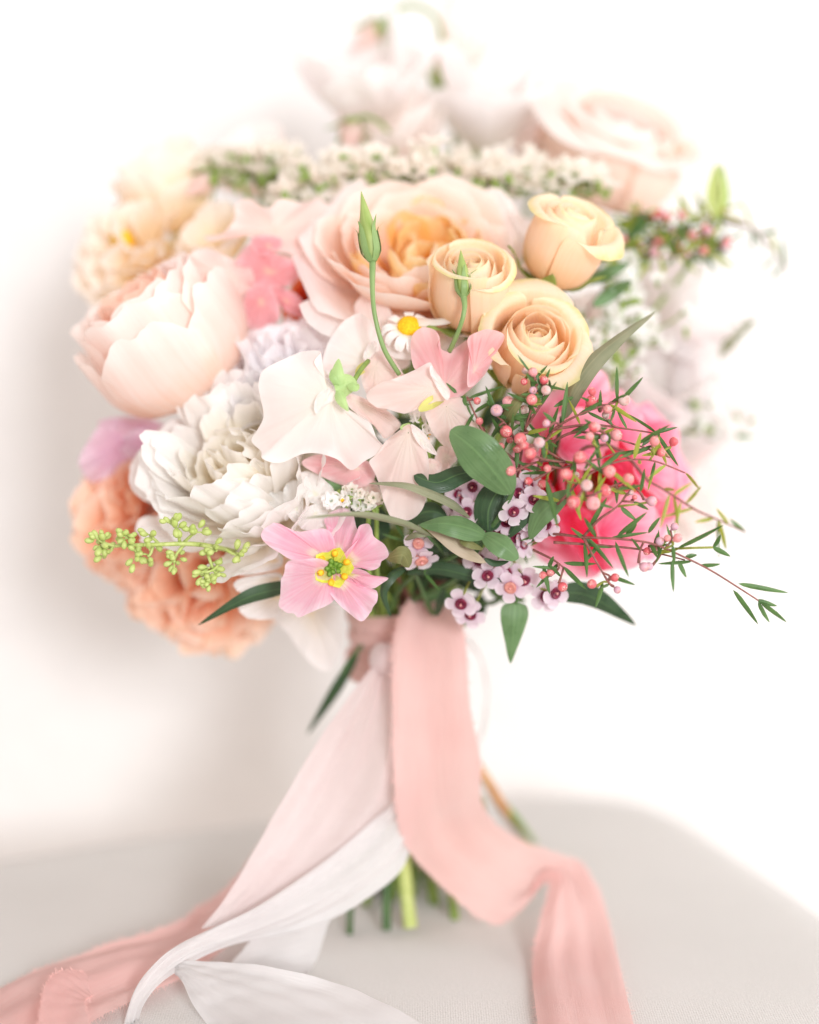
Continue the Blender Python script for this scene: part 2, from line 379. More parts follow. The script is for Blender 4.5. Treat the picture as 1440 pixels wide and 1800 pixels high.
M['calyx'] = leaf_mat('sweet_pea_calyx', (170, 204, 130), (196, 220, 156), rib=(176, 208, 140), trans=.3, rough=.5)
M['calyx_y'] = leaf_mat('yellow_calyx', (206, 206, 110), (226, 222, 140), rib=(214, 216, 130), trans=.3, rough=.5)
M['stem'] = skin_mat('green_stem', (112, 140, 62), (140, 164, 82), rough=.5, scale=120)
M['stem_dark'] = skin_mat('dark_green_stem', (62, 92, 52), (84, 116, 66), rough=.5, scale=120)
M['stem_wood'] = skin_mat('woody_stem', (176, 124, 78), (204, 156, 104), rough=.6, scale=160)
M['lisbud'] = leaf_mat('lisianthus_bud', (150, 174, 92), (186, 202, 126), lines=10, rib=(200, 214, 140), trans=.2, rough=.45)
M['lissepal'] = leaf_mat('lisianthus_sepal', (122, 154, 92), (150, 176, 114), lines=8, rib=(150, 180, 120), trans=.15, rough=.45)
M['greenbud'] = skin_mat('green_bud_skin', (182, 200, 108), (212, 222, 148), rough=.45, scale=400, trans=.15)
M['yellow'] = skin_mat('daisy_yellow', (236, 176, 10), (250, 208, 30), rough=.7, scale=900, bump=.9)
M['anther'] = skin_mat('orange_anther', (246, 170, 20), (254, 200, 50), rough=.7, scale=900, bump=.6)
M['pistil'] = skin_mat('green_pistil', (86, 124, 34), (122, 154, 52), rough=.5, scale=900, bump=.5)
M['throat'] = skin_mat('yellow_green_throat', (200, 202, 62), (222, 220, 92), rough=.6, scale=600, bump=.3)
M['pink_silk'] = ribbon_mat('pink_silk', (253, 206, 201), (254, 220, 215), .44)
M['white_silk'] = ribbon_mat('white_silk', (241, 238, 238), (249, 247, 247), .42)
M['sheer_silk'] = ribbon_mat('blush_white_silk', (246, 228, 227), (249, 238, 237), .40)

# ------------------------------------------------------------------ the setting: wall, floor, padded seat
def wall_mat(name, c1, c2, scale=3.0, rough=.8, bump=.06):
    m = skin_mat(name, c1, c2, rough=rough, scale=scale, bump=bump, spec=.15)
    return m
WALLY = 1.25
wm = wall_mat('painted_wall', (233, 231, 231), (237, 235, 235), 40, bump=.05)
me = poly_mesh('wall', [(-3, WALLY, -.45), (3, WALLY, -.45), (3, WALLY, 2.4), (-3, WALLY, 2.4),
                        (-3, WALLY + .1, -.45), (3, WALLY + .1, -.45), (3, WALLY + .1, 2.4), (-3, WALLY + .1, 2.4)],
               [(0, 1, 2, 3), (5, 4, 7, 6), (3, 2, 6, 7), (1, 0, 4, 5), (0, 3, 7, 4), (2, 1, 5, 6)], wm, smooth=False)
o = add('wall', me); o['kind'] = 'structure'
fm = wall_mat('pale_floor', (206, 196, 184), (216, 206, 196), 8)
me = poly_mesh('floor', [(-3, -2.6, -.454), (3, -2.6, -.454), (3, WALLY, -.454), (-3, WALLY, -.454)], [(0, 1, 2, 3)], fm, smooth=False)
o = add('floor', me); o['kind'] = 'structure'

def fabric_mat():
    m = bpy.data.materials.new('greige_upholstery')
    nt, N = nodes(m); L = nt.links.new
    out = N('ShaderNodeOutputMaterial'); tc = N('ShaderNodeTexCoord')
    n = N('ShaderNodeTexNoise'); n.inputs['Scale'].default_value = 900; n.inputs['Detail'].default_value = 3; L(tc.outputs['Object'], n.inputs['Vector'])
    n2 = N('ShaderNodeTexNoise'); n2.inputs['Scale'].default_value = 9; n2.inputs['Detail'].default_value = 4; L(tc.outputs['Object'], n2.inputs['Vector'])
    wv = []
    for ax in ('X', 'Y'):
        w = N('ShaderNodeTexWave', wave_type='BANDS', bands_direction=ax); w.inputs['Scale'].default_value = 260; w.inputs['Distortion'].default_value = 1.5; L(tc.outputs['Object'], w.inputs['Vector']); wv.append(w)
    mm = N('ShaderNodeMath', operation='MAXIMUM'); L(wv[0].outputs['Fac'], mm.inputs[0]); L(wv[1].outputs['Fac'], mm.inputs[1])
    ad = N('ShaderNodeMath', operation='MULTIPLY_ADD'); L(mm.outputs[0], ad.inputs[0]); ad.inputs[1].default_value = .3; L(n.outputs['Fac'], ad.inputs[2])
    a2 = N('ShaderNodeMath', operation='MULTIPLY_ADD'); L(n2.outputs['Fac'], a2.inputs[0]); a2.inputs[1].default_value = .35; L(ad.outputs[0], a2.inputs[2])
    mr = N('ShaderNodeMapRange'); L(a2.outputs[0], mr.inputs[0]); mr.inputs[1].default_value = .55; mr.inputs[2].default_value = 1.15
    mx = N('ShaderNodeMix', data_type='RGBA'); L(mr.outputs[0], mx.inputs[0]); mx.inputs[6].default_value = s2l((186, 183, 179)); mx.inputs[7].default_value = s2l((212, 209, 206))
    bp = N('ShaderNodeBump'); bp.inputs['Strength'].default_value = .5; bp.inputs['Distance'].default_value = .0008; L(ad.outputs[0], bp.inputs['Height'])
    pr = N('ShaderNodeBsdfPrincipled'); L(mx.outputs[2], pr.inputs['Base Color']); pr.inputs['Roughness'].default_value = .85; pr.inputs['Sheen Weight'].default_value = .3; pr.inputs['Specular IOR Level'].default_value = .15
    L(bp.outputs[0], pr.inputs['Normal']); L(pr.outputs[0], out.inputs[0])
    return m
back = [table(x, y)[:2] for x, y in [(-520, 1585), (-250, 1545), (0, 1506), (220, 1472), (430, 1443), (680, 1414), (900, 1396), (1010, 1394), (1110, 1402), (1190, 1428), (1300, 1497), (1440, 1592), (1640, 1735)]]
rim = np.array(back + [(.33, .66), (.30, .50), (.22, .42), (-.10, .42), (-.42, .44), (-.53, .55)])
rim = catmull(rim, 160, closed=True)
cen = rim.mean(0)
rows, uvs = [], []
for s, z in [(.0005, 0), (.35, 0), (.7, 0), (.9, 0), (.968, -.0006), (.985, -.003), (.995, -.008), (1.0, -.016), (1.0, -.055), (.995, -.062), (.985, -.066), (.9, -.067), (.0005, -.067)]:
    q = cen + (rim - cen) * s
    rows.append(np.c_[q, np.full(len(q), z)])
V = np.array(rows)
seat = thing('padded_stool', 'padded stool with flat greige upholstered seat and rounded corner', 'stool', (cen[0], cen[1], -.45))
add('seat_cushion', grid_mesh('seat_cushion', V, None, fabric_mat(), closed_u=True), seat, world_space=True)
wood = skin_mat('pale_wood_leg', (150, 118, 88), (176, 142, 108), scale=40)
for lx, ly in ((-.36, .52), (.2, .52), (-.36, .84), (.14, .96)):
    tube('leg', [(lx, ly, -.45), (lx, ly, -.25), (lx, ly, -.0655)], [.012, .017, .02], wood, seat, n=10, sub=6)

# ------------------------------------------------------------------ petals and flowers
def petal_grid(prof, W, nu=15, nv=13, base=.3, wk=.6, rnd=.3, rk=2.6, notch=0., nw=.14, k0=10., k1=10., ruf=0., rf=(1, 3), edge=0., ef=(3, 9), fall=1.6, side=.5, seed=0, close=0., revolve=False):
    """petal standing at +X of the flower axis (Z). prof: (r,z) controls; W half width; k: cross curvature (1/m) at claw and rim"""
    u = np.linspace(-1, 1, nu)[None, :]; v = np.linspace(0, 1, nv)[:, None] ** .9
    t = (u + 1) / 2
    l = 1 - rnd * np.abs(u) ** rk - notch * np.exp(-(u / nw) ** 2) + edge * wob(t * .83, seed + 5, *ef)
    vv = v * l
    pc = catmull(prof, 60)
    tt = np.linspace(0, 1, 60)
    ext = np.clip(vv, 0, 1.2)
    rr = np.interp(ext, tt, pc[:, 0]); zz = np.interp(ext, tt, pc[:, 1])
    over = np.maximum(ext - 1, 0)
    d = (pc[-1] - pc[-4]) / (3 / 59)
    rr = rr + over * d[0]; zz = zz + over * d[1]
    dr = np.interp(ext, tt, np.gradient(pc[:, 0], tt)); dz = np.interp(ext, tt, np.gradient(pc[:, 1], tt))
    nn = np.sqrt(dr ** 2 + dz ** 2) + 1e-9
    nr, nz = -dz / nn, dr / nn
    w = W * (base + (1 - base) * np.sin(np.pi / 2 * np.clip(vv / wk, 0, 1))) * (1 - close * np.clip((vv - wk) / (1 - wk + 1e-6), 0, 1) ** 2)
    k = k0 + (k1 - k0) * vv
    k = np.where(np.abs(k) < .5, .5, k)
    a = np.clip(u * w * k, -2.6, 2.6)
    y = np.sin(a) / k; inn = (1 - np.cos(a)) / k
    r = np.random.default_rng(seed)
    ph = r.random(3)
    rip = wob(t * .8 + .07 * vv, seed + 1, *rf)
    off = inn + ruf * vv ** fall * (1 - side + side * np.abs(u)) * rip
    off = off + .022 * W * vv * (1.1 - vv) * wob(t * .9, seed + 8, 7, 18) + .010 * W * vv ** 3 * wob(t * .9, seed + 11, 5, 12)
    y = y + .35 * ruf * vv ** fall * wob(t * .8, seed + 2, *rf)
    if revolve:                                  # wrapped round the flower's axis
        rc = np.maximum(rr, .0025) * 1.06
        a = np.clip(u * w / rc, -2.4, 2.4)
        rip_ = off - inn
        V = np.stack([rr - rc * (1 - np.cos(a)) + rip_ * nr * np.cos(a), rc * np.sin(a) + rip_ * nr * np.sin(a), zz + rip_ * nz], -1)
    else:
        V = np.stack([rr + off * nr, y, zz + off * nz], -1)
    UV = np.stack([np.broadcast_to(t, vv.shape), np.clip(vv, 0, 1)], -1)
    return V, UV
def petal(name, mat, prof, W, **kw):
    V, UV = petal_grid(prof, W, **kw)
    return grid_mesh(name, V, UV, mat)

BIND = P(700, 1128, .105)
def stem_path(base, axis, foot=None, seed=0):
    r = np.random.default_rng(seed + 100)
    b = np.array(base); a = np.array(axis)
    ang = r.random() * 6.28; rad = .015 * math.sqrt(r.random())
    B = BIND + np.array([math.cos(ang) * rad, math.sin(ang) * rad * .8, r.normal() * .002])
    out = b - BIND
    if foot is None:
        fx = BIND[0] - out[0] * .22 + r.normal() * .012
        fy = BIND[1] + .04 - out[1] * .25 + r.normal() * .012
        foot = np.array([np.clip(fx, -.024, .026), np.clip(fy, BIND[1] + .005, BIND[1] + .075), .003])
    dist = np.linalg.norm(out)
    m1 = b - a * min(.035, dist * .3)
    m2 = B + (m1 - B) * .35 + np.array([0, 0, .012])
    m2[1] = max(m2[1], min(m1[1], B[1]))
    m3 = B + (foot - B) * .5
    return [b, m1, m2, B, m3, foot]
nstem = [0]
def stem(t, base, axis, rad=.0021, mat='stem', foot=None):
    nstem[0] += 1
    return tube('stem', stem_path(base, axis, foot, nstem[0]), rad, M[mat], t, n=7, sub=26)

def rotz(a): return Matrix.Rotation(a, 4, 'Z')
def put(t, name, me, phi, tilt=0., dz=0., sc=1.0, lean=0.):
    return add(name, me, t, Matrix.Translation((0, 0, dz)) @ rotz(phi) @ Matrix.Rotation(tilt, 4, 'Y') @ Matrix.Rotation(lean, 4, 'X') @ Matrix.Scale(sc, 4))

def receptacle(t, r, mat='sepal'):
    me = lathe('receptacle', [(.0005, -r * 1.1), (r * .55, -r * .9), (r * .95, -r * .2), (r, r * .35), (r * .6, r * .8), (.0003, r * .9)], M[mat], 12)
    return add('receptacle', me, t)
def sepals(t, R, n=5, mat='sepal', spread=.4, length=1., seed=0, phi0=0., width=.16):
    r = np.random.default_rng(seed)
    for i in range(n):
        sp = spread * (1 + r.normal() * .25)
        prof = [(R * .12, -R * .10), (R * .74, R * .16 * length), (R * (.92 + .10 * sp), R * .55 * length), (R * (.95 + .5 * sp), R * (1.0 - .25 * sp) * length)]
        me = petal('sepal', M[mat], prof, R * width, nu=7, nv=9, base=.7, wk=.3, rnd=.0, close=.97, k0=40, k1=60, ruf=R * .05, seed=seed + i)
        put(t, 'sepal', me, phi0 + i * 2 * math.pi / n + r.normal() * .1)

def rose(t, R, H, mats, n=24, seed=0, open_=1.0, nout=6, reflex=.22, ruf=.016, inner=.06):
    """bud-like rose: spiralled cups"""
    r = np.random.default_rng(seed)
    for i in range(n):
        f = i / (n - 1)
        rt = R * (inner + (.78 * open_ - inner) * f ** 1.1)
        rb = R * (.20 + .66 * f ** .8)
        h = H * (.93 + .07 * math.sin(f * 3.0) - .05 * f) * (1 + r.normal() * .012)
        outp = i >= n - nout
        g = ((i - (n - nout) + 1) / nout) ** 1.7 if outp else 0
        prof = [(R * .05, 0), (rb * .78, h * .16), (rb, h * .46), ((rb + rt) / 2 * (1.0 + .04 * g), h * .78), (rt + R * reflex * g * .6, h * .97)]
        if outp: prof.append((rt + R * reflex * (.7 + g), h * (1.0 - .16 * g)))
        W = rb * (1.25 if not outp else 1.22)
        me = petal('petal', mats[0] if not outp else mats[1], prof, W, nu=17, nv=15, base=.45, wk=.5, rnd=.10 + .16 * r.random(), rk=2.0 + r.random(), notch=.03 * r.random(),
                   k0=1 / max(rb, .003), k1=(1 / max(rt * 1.02, .0032)) if not outp else .92 / rt, ruf=R * ruf * (1 + 1.6 * g), rf=(1, 2), seed=seed * 97 + i, edge=.006, revolve=True)
        put(t, 'petal', me, i * 2.39996 + r.normal() * .3, lean=r.normal() * .05 * (1 - .5 * f), tilt=r.normal() * .03, dz=H * .03 * r.normal() * (1 - f))

def cabbage(t, R, mats, n_in, n_mid, n_out, seed=0, flat=.25, ruf=.05, notch=0., depth=.55, mid_w=.3, in_w=.17):
    """full garden rose / peony: a crowded heart, a bowl, and open outer petals"""
    r = np.random.default_rng(seed)
    H = R * depth
    for i in range(n_in):                     # crowded heart, folded petals pointing every way
        f = (i + .5) / n_in
        rad = R * .50 * math.sqrt(f)
        h = H * (.80 + .28 * f) * (1 + r.normal() * .05)
        prof = [(rad * .35, 0), (rad * .75, h * .35), (rad * 1.02, h * .72), (rad * (.92 + .12 * r.normal()), h)]
        me = petal('petal', mats[0], prof, R * in_w * (1 + .3 * r.normal()), nu=13, nv=10, base=.5, wk=.5, rnd=.22, notch=notch * .8, k0=30, k1=(.5 + .7 * r.random()) / (R * .17), ruf=R * ruf * .9, rf=(1, 3), seed=seed * 71 + i)
        put(t, 'petal', me, i * 2.39996 + r.normal() * .35, lean=r.normal() * .26, tilt=.10 + r.normal() * .14)
    for i in range(n_mid):
        f = i / max(n_mid - 1, 1)
        rad = R * (.40 + .34 * f)
        h = H * (1.10 - .10 * f) * (1 + r.normal() * .04)
        prof = [(R * .08, 0), (rad * .62, h * .22), (rad * .95, h * .6), (rad * (1.03 + .1 * f), h * 1.0)]
        me = petal('petal', mats[1], prof, R * mid_w * (1 + .2 * r.normal() + .35 * f), nu=15, nv=12, base=.4, wk=.55, rnd=.24, notch=notch, k0=1 / rad, k1=(.8 + .6 * r.random()) / rad, ruf=R * ruf, rf=(1, 4), seed=seed * 53 + i, edge=.02)
        put(t, 'petal', me, i * 2.39996 + r.normal() * .25, lean=r.normal() * .10)
    for i in range(n_out):
        f = i / max(n_out - 1, 1)
        h = H * (.92 - (.92 - flat) * f)
        rad = R * (.82 + .22 * f)
        prof = [(R * .06, -.02 * R), (rad * .5, h * .10), (rad * .82, h * .5), (rad * (.97 + .08 * f), h * (.98 - .14 * f)), (rad * (1.05 + .12 * f), h * (1.0 - .34 * f))]
        me = petal('petal', mats[2], prof, R * .54 * (1 + r.normal() * .10), nu=19, nv=15, base=.3, wk=.6, rnd=.26, notch=notch * .5, k0=.9 / rad, k1=.35 / rad, ruf=R * ruf * 1.25, rf=(1, 4), seed=seed * 31 + i, edge=.025)
        put(t, 'petal', me, i * 2.39996 + r.normal() * .15)

def carnation(t, R, mat, n=34, seed=0):
    r = np.random.default_rng(seed)
    meshes = {}
    for i in range(n):
        f = (i + .5) / n
        el = math.radians(86 - 92 * f ** .8)              # from upright to past horizontal
        L = R * (.92 + .12 * r.random())
        e2 = el - .5 * f
        prof = [(R * .02, 0), (L * .45 * math.cos(el) + R * .03, L * .45 * math.sin(el)), (L * .8 * math.cos(el), L * .8 * math.sin(el)), (L * .8 * math.cos(el) + L * .25 * math.cos(e2), L * .8 * math.sin(el) + L * .25 * math.sin(e2))]
        me = petal('petal', mat, prof, R * (.50 + .18 * r.random()), nu=29, nv=12, base=.12, wk=.95, rnd=.2, k0=4 / R * .3, k1=.4 / R, ruf=R * .17, rf=(2, 4), edge=.035, ef=(6, 12), fall=1.8, side=.1, seed=seed * 41 + i)
        put(t, 'petal', me, i * 2.39996 + r.normal() * .2, lean=r.normal() * .2)

def simple_flower(t, R, mat, n=5, seed=0, up=.55, ruf=.12, wide=.5, notch=0., rows=1, curl=.0):
    r = np.random.default_rng(seed)
    for k in range(rows):
        for i in range(n):
            u_ = up * (1 + .4 * k) * (1 + r.normal() * .15); s = 1 - .18 * k
            prof = [(R * .03, 0), (R * .32 * s, R * .22 * u_), (R * .72 * s, R * .62 * u_), (R * (1.0 - .12 * u_) * s, R * (.86 * u_ - curl))]
            me = petal('petal', mat, prof, R * wide * (1 + r.normal() * .1), nu=19, nv=13, base=.18, wk=.75, rnd=.28, notch=notch, k0=1.2 / R, k1=.5 / R, ruf=R * ruf, rf=(1, 4), edge=.02, seed=seed * 17 + i + 50 * k)
            put(t, 'petal', me, (i + .5 * k) * 2 * math.pi / n + r.normal() * .15)

# a petal or leaf whose outline is known: real depth, tilt and curl
def shaped(name, mat, parent, outline, c, d, tilt=(0, 0), bow=.0, ruf=.0015, rf=(2, 6), seed=0, ns=18, nt=100, edge=.0, fold=None, bowp=2.0, crease=.0011, roll=.0022):
    """outline: photo positions; c: claw; d: depth at claw; tilt: depth change (m) per 100 px in x and y;
    bow: depth gained towards the rim; fold=(angle_deg, amount): crease through the claw"""
    o2 = catmull([p[:2] for p in outline], nt, closed=True)
    o2 = np.concatenate([o2, o2[:1]], 0)
    t = np.linspace(0, 1, nt + 1)
    c = np.array(c[:2], float); ruf = ruf * 1.9
    V, UV = [], []
    rip = wob(t, seed + 3, *rf); rip2 = wob(t, seed + 4, 6, 15); cr = wob(t, seed + 6, 8, 20)
    ray = o2 - c
    if edge: ray = ray * (1 + edge * wob(t, seed + 9, 9, 22))[:, None]
    for s in np.linspace(.015, 1, ns):
        q = c + ray * s
        dd = d + (tilt[0] * (q[:, 0] - c[0]) + tilt[1] * (q[:, 1] - c[1])) / 100 + bow * s ** bowp * (np.linalg.norm(ray, axis=1) / np.linalg.norm(ray, axis=1).max()) ** 1.2
        dd = dd + ruf * (s ** 2.2 * rip + .45 * s ** 5 * rip2) + crease * s ** 1.3 * (1.15 - s) * cr
        dd = dd - roll * np.clip((s - .78) / .22, 0, 1) ** 2 * (.35 + wob(t, seed + 12, 2, 7))
        if fold:
            a = math.radians(fold[0]); nx, ny = -math.sin(a), math.cos(a)
            dd = dd + fold[1] * np.abs((q[:, 0] - c[0]) * nx + (q[:, 1] - c[1]) * ny) / 100
        V.append([P(x, y, z) for (x, y), z in zip(q, dd)])
        UV.append(np.c_[t, np.full(nt + 1, s)])
    return add(name, grid_mesh(name, np.array(V), np.array(UV), mat), parent, world_space=True)

def blade(name, mat, parent, spine, hw, roll=0., fold=.25, prof='lance', n=22, nu=9, curl=0., peak=.45, twist=0., world=False):
    """leaf along a 3-D spine; spine points (x,y,d) in photo px + depth (world=True: metres); hw half width in px (or m)"""
    p = np.array([pt(q) for q in spine]) if not world else np.array(spine, float)
    p = catmull(p, n)
    v = np.linspace(0, 1, n)
    if prof == 'lance':
        e = math.log(.5) / math.log(peak); w = np.sin(np.pi * v ** e) ** .85
    elif prof == 'oval':
        e = math.log(.5) / math.log(peak); w = np.sin(np.pi * v ** e) ** .6
    elif prof == 'strap': w = np.clip(np.minimum(v / .25, (1 - v) / .45), 0, 1) ** .7
    w = np.maximum(w, .02)
    wm_ = hw if world else hw * KPX * (D0 + .03)
    tan = np.gradient(p, axis=0); tan /= np.linalg.norm(tan, axis=1)[:, None] + 1e-12
    view = p - CP; view /= np.linalg.norm(view, axis=1)[:, None]
    lat = np.cross(tan, view); lat /= np.linalg.norm(lat, axis=1)[:, None] + 1e-9
    nor = np.cross(lat, tan)
    a = math.radians(roll) + math.radians(twist) * v
    l2 = lat * np.cos(a)[:, None] + nor * np.sin(a)[:, None]
    n2 = -lat * np.sin(a)[:, None] + nor * np.cos(a)[:, None]
    u = np.linspace(-1, 1, nu)
    V = p[:, None, :] + (u[None, :, None] * (w * wm_)[:, None, None]) * l2[:, None, :] + (fold * np.abs(u)[None, :] ** 1.4 * (w * wm_)[:, None] + curl * wm_ * (v ** 2)[:, None])[..., None] * n2[:, None, :]
    V = V + (wob(v, int(abs(p[0, 0]) * 1e5) % 1000, 1, 4)[:, None] * (np.abs(u) ** 2)[None, :] * wm_ * .09)[..., None] * n2[:, None, :]
    UV = np.stack(np.meshgrid((u + 1) / 2, v), -1)
    return add(name, grid_mesh(name, V, UV, mat), parent, world_space=True)

# ------------------------------------------------------------------ big flowers of the bouquet
def flower(name, label, cat, px, axis, lift, group=None, roll=0., stem_r=.0022, stem_mat='stem', foot=None):
    """px: the middle of the visible head; lift: distance from base to that middle along the axis"""
    a = cdir(*axis)
    base = P(*px) - a * lift
    t = thing(name, label, cat, base, a, group, roll)
    if stem_r: stem(t, base + a * .001, a, stem_r, stem_mat, foot)
    return t
S = .27e-3
# open garden rose, the pale peach heart of the bouquet
t = flower('garden_rose', 'large open garden rose, apricot heart in ruffled blush petals', 'rose', (736, 440, .058), (.02, .66, .74), .024)
cabbage(t, .0630, (M['garden_in'], M['garden_mid'], M['garden_out']), 46, 18, 12, seed=3, flat=.20, ruf=.05, notch=.03, depth=.52, in_w=.145)
receptacle(t, .007)
# spray roses
t = flower('spray_rose', 'peach spray rose standing upright behind the small closed green bud', 'rose', (828, 510, .022), (.04, .70, .70), .022, 'peach spray roses', roll=1.2, stem_r=.0026)
rose(t, .0228, .043, (M['peachrose'], M['peachrose_out']), 17, 11, open_=1.02, reflex=.15, nout=4, ruf=.05)
sepals(t, .0215, seed=2, spread=.55, length=.8, width=.24); receptacle(t, .006)
t = flower('spray_rose', 'half-open yellow-edged peach spray rose leaning away from the other two', 'rose', (988, 432, .04), (.30, .75, .55), .021, 'peach spray roses', roll=.3, stem_r=.0028)
rose(t, .0225, .044, (M['peachrose'], M['peachrose_out']), 16, 12, open_=1.0, reflex=.28, nout=3, ruf=.05)
sepals(t, .0215, seed=5, spread=.5, length=.85, width=.24); receptacle(t, .006)
t = flower('spray_rose', 'peach spray rose turned face-on above the pink waxflower buds', 'rose', (940, 606, .014), (.12, .45, .86), .024, 'peach spray roses', roll=2.2, stem_r=.0026)
rose(t, .0252, .039, (M['peachrose'], M['peachrose_out']), 19, 17, open_=1.12, nout=5, reflex=.30, ruf=.05)
sepals(t, .0235, seed=9, spread=.55, length=.85, width=.24); receptacle(t, .006)
# blush peony
t = flower('blush_peony', 'big blush peony cup with coral inside, beside the white peony', 'peony', (302, 612, .062), (-.50, .74, .34), .030, roll=.4, stem_r=.003)
r_ = np.random.default_rng(5)
for i in range(13):
    f = i / 12; R = .0385; H = .070
    rb = R * (.40 + .56 * f); rt = R * (.28 + .52 * f)
    prof = [(R * .06, 0), (rb * .75, H * .14), (rb, H * .45), (rb * .96, H * .75), (rt + R * .16 * f, H * (.98 - .05 * f))]
    me = petal('petal', M['blush_in'] if i < 5 else M['blush'], prof, rb * (1.22 if i < 9 else 1.12), nu=21, nv=16, base=.45, wk=.5, rnd=.26, k0=1 / rb, k1=.8 / rt, ruf=R * .07 * (1 + f), rf=(2, 5), seed=300 + i, edge=.04, notch=.05)
    put(t, 'petal', me, i * 2.39996 + r_.normal() * .2)
for i in range(5):
    R = .039
    prof = [(R * .06, 0), (R * .7, R * .15), (R * 1.03, R * .55), (R * 1.08, R * 1.0), (R * 1.08, R * 1.42)]
    me = petal('petal', M['blush'], prof, R * .78, nu=21, nv=16, base=.4, wk=.55, rnd=.28, k0=1 / R, k1=.6 / R, ruf=R * .10, rf=(2, 5), seed=330 + i, edge=.04, notch=.04)
    put(t, 'petal', me, i * 2 * math.pi / 5 + .3)
receptacle(t, .008)
# white peony
t = flower('white_peony', 'full white peony with cream heart and notched petals', 'peony', (432, 832, .038), (-.34, .50, .78), .022, roll=.9, stem_r=.003)
r_ = np.random.default_rng(8)
R = .056
for i in range(26):                                     # cream heart
    f = (i + .5) / 26; rad = R * .40 * math.sqrt(f); h = R * (.80 + .16 * f)
    prof = [(rad * .3, 0), (rad * .7, h * .3), (rad * 1.0, h * .7), (rad * (.9 + .12 * r_.normal()), h)]
    me = petal('petal', M['whitepeony_in'], prof, R * .17, nu=13, nv=12, base=.4, wk=.6, rnd=.25, notch=.07, nw=.2, k0=30, k1=60, ruf=R * .09, seed=400 + i, edge=.03)
    put(t, 'petal', me, i * 2.39996, lean=r_.normal() * .15, tilt=r_.normal() * .12)
for i in range(58):
    f = i / 57
    rad = R * (.46 + .58 * f) * (1 + .05 * r_.normal()); h = R * (1.04 - .66 * f ** 1.2) * (1 + .10 * r_.normal())
    prof = [(R * .06, 0), (rad * .5, h * .12), (rad * .85, h * .5), (rad * 1.0, h * .85), (rad * (1.06 + .06 * f), h * 1.02)]
    me = petal('petal', M['whitepeony'], prof, R * (.17 + .12 * r_.random() + .06 * f), nu=21, nv=15, base=.3, wk=.7, rnd=.30, notch=.12 * r_.random(), nw=.10, k0=.9 / rad, k1=.8 / rad, ruf=R * .085, rf=(1, 4), seed=440 + i, edge=.03)
    put(t, 'petal', me, i * 2.39996 + r_.normal() * .2, lean=r_.normal() * .12)
receptacle(t, .008)
pw = t
# guard petals of the peony that hang below it
for k, (ol, c, d, tl, bw) in enumerate([
    (z4((720, 690), (760, 668), (850, 655), (960, 640), (1060, 660), (1080, 720), (960, 735), (800, 728), (735, 715)), z4((1050, 690))[0], .030, (.006, .004), .004),
    (z4((775, 830), (800, 800), (900, 770), (1000, 745), (1090, 760), (1090, 820), (1000, 850), (900, 862), (820, 855)), z4((1070, 790))[0], .032, (.006, .004), .004),
    (z4((860, 910), (890, 880), (980, 860), (1080, 850), (1100, 900), (1000, 940), (900, 948)), z4((1080, 880))[0], .036, (.006, .004), .003),
    (z4((885, 1000), (920, 960), (1010, 935), (1090, 930), (1110, 1010), (1060, 1070), (950, 1075), (895, 1045)), z4((1085, 960))[0], .040, (.006, .006), .004),
    (z4((1030, 1000), (1100, 980), (1250, 990), (1370, 1010), (1390, 1120), (1370, 1260), (1300, 1330), (1200, 1250), (1130, 1150), (1060, 1080)), z4((1230, 1010))[0], .062, (.0, .012), .004)]):
    shaped('guard_petal', M['whitepeony'], pw, ol, c, d, tl, bw, ruf=.0016, seed=500 + k, edge=.012)
# white crumpled tuft of the peony near the statice
for k, (ol, c, d) in enumerate([
    (z4((1010, 480), (1050, 455), (1110, 460), (1150, 520), (1130, 560), (1060, 560), (1015, 520)), z4((1110, 530))[0], .016),
    (z4((1105, 440), (1150, 400), (1185, 420), (1200, 520), (1190, 600), (1150, 600), (1110, 540)), z4((1170, 540))[0], .012),
    (z4((1180, 380), (1220, 355), (1300, 395), (1350, 450), (1330, 500), (1240, 510), (1190, 460)), z4((1260, 470))[0], .010),
    (z4((1175, 590), (1220, 530), (1300, 510), (1320, 560), (1290, 630), (1200, 640)), z4((1260, 560))[0], .008)]):
    shaped('guard_petal', M['purewhite'], pw, ol, c, d, (.004, -.006), .006, ruf=.003, seed=520 + k, edge=.01)
# carnations
t = flower('carnation', 'peach carnation low in the bouquet, crossed by the sprig of green buds', 'carnation', (345, 1005, .098), (-.25, -.10, .90), .022, 'peach carnations', stem_r=.0022)
carnation(t, .045, M['carnation'], 36, 21); receptacle(t, .006)
t = flower('carnation', 'peach carnation between lilac sweet pea and the tips of the green bud sprig', 'carnation', (215, 905, .105), (-.55, .05, .75), .020, 'peach carnations', stem_r=.0022)
carnation(t, .040, M['carnation'], 32, 22); receptacle(t, .006)
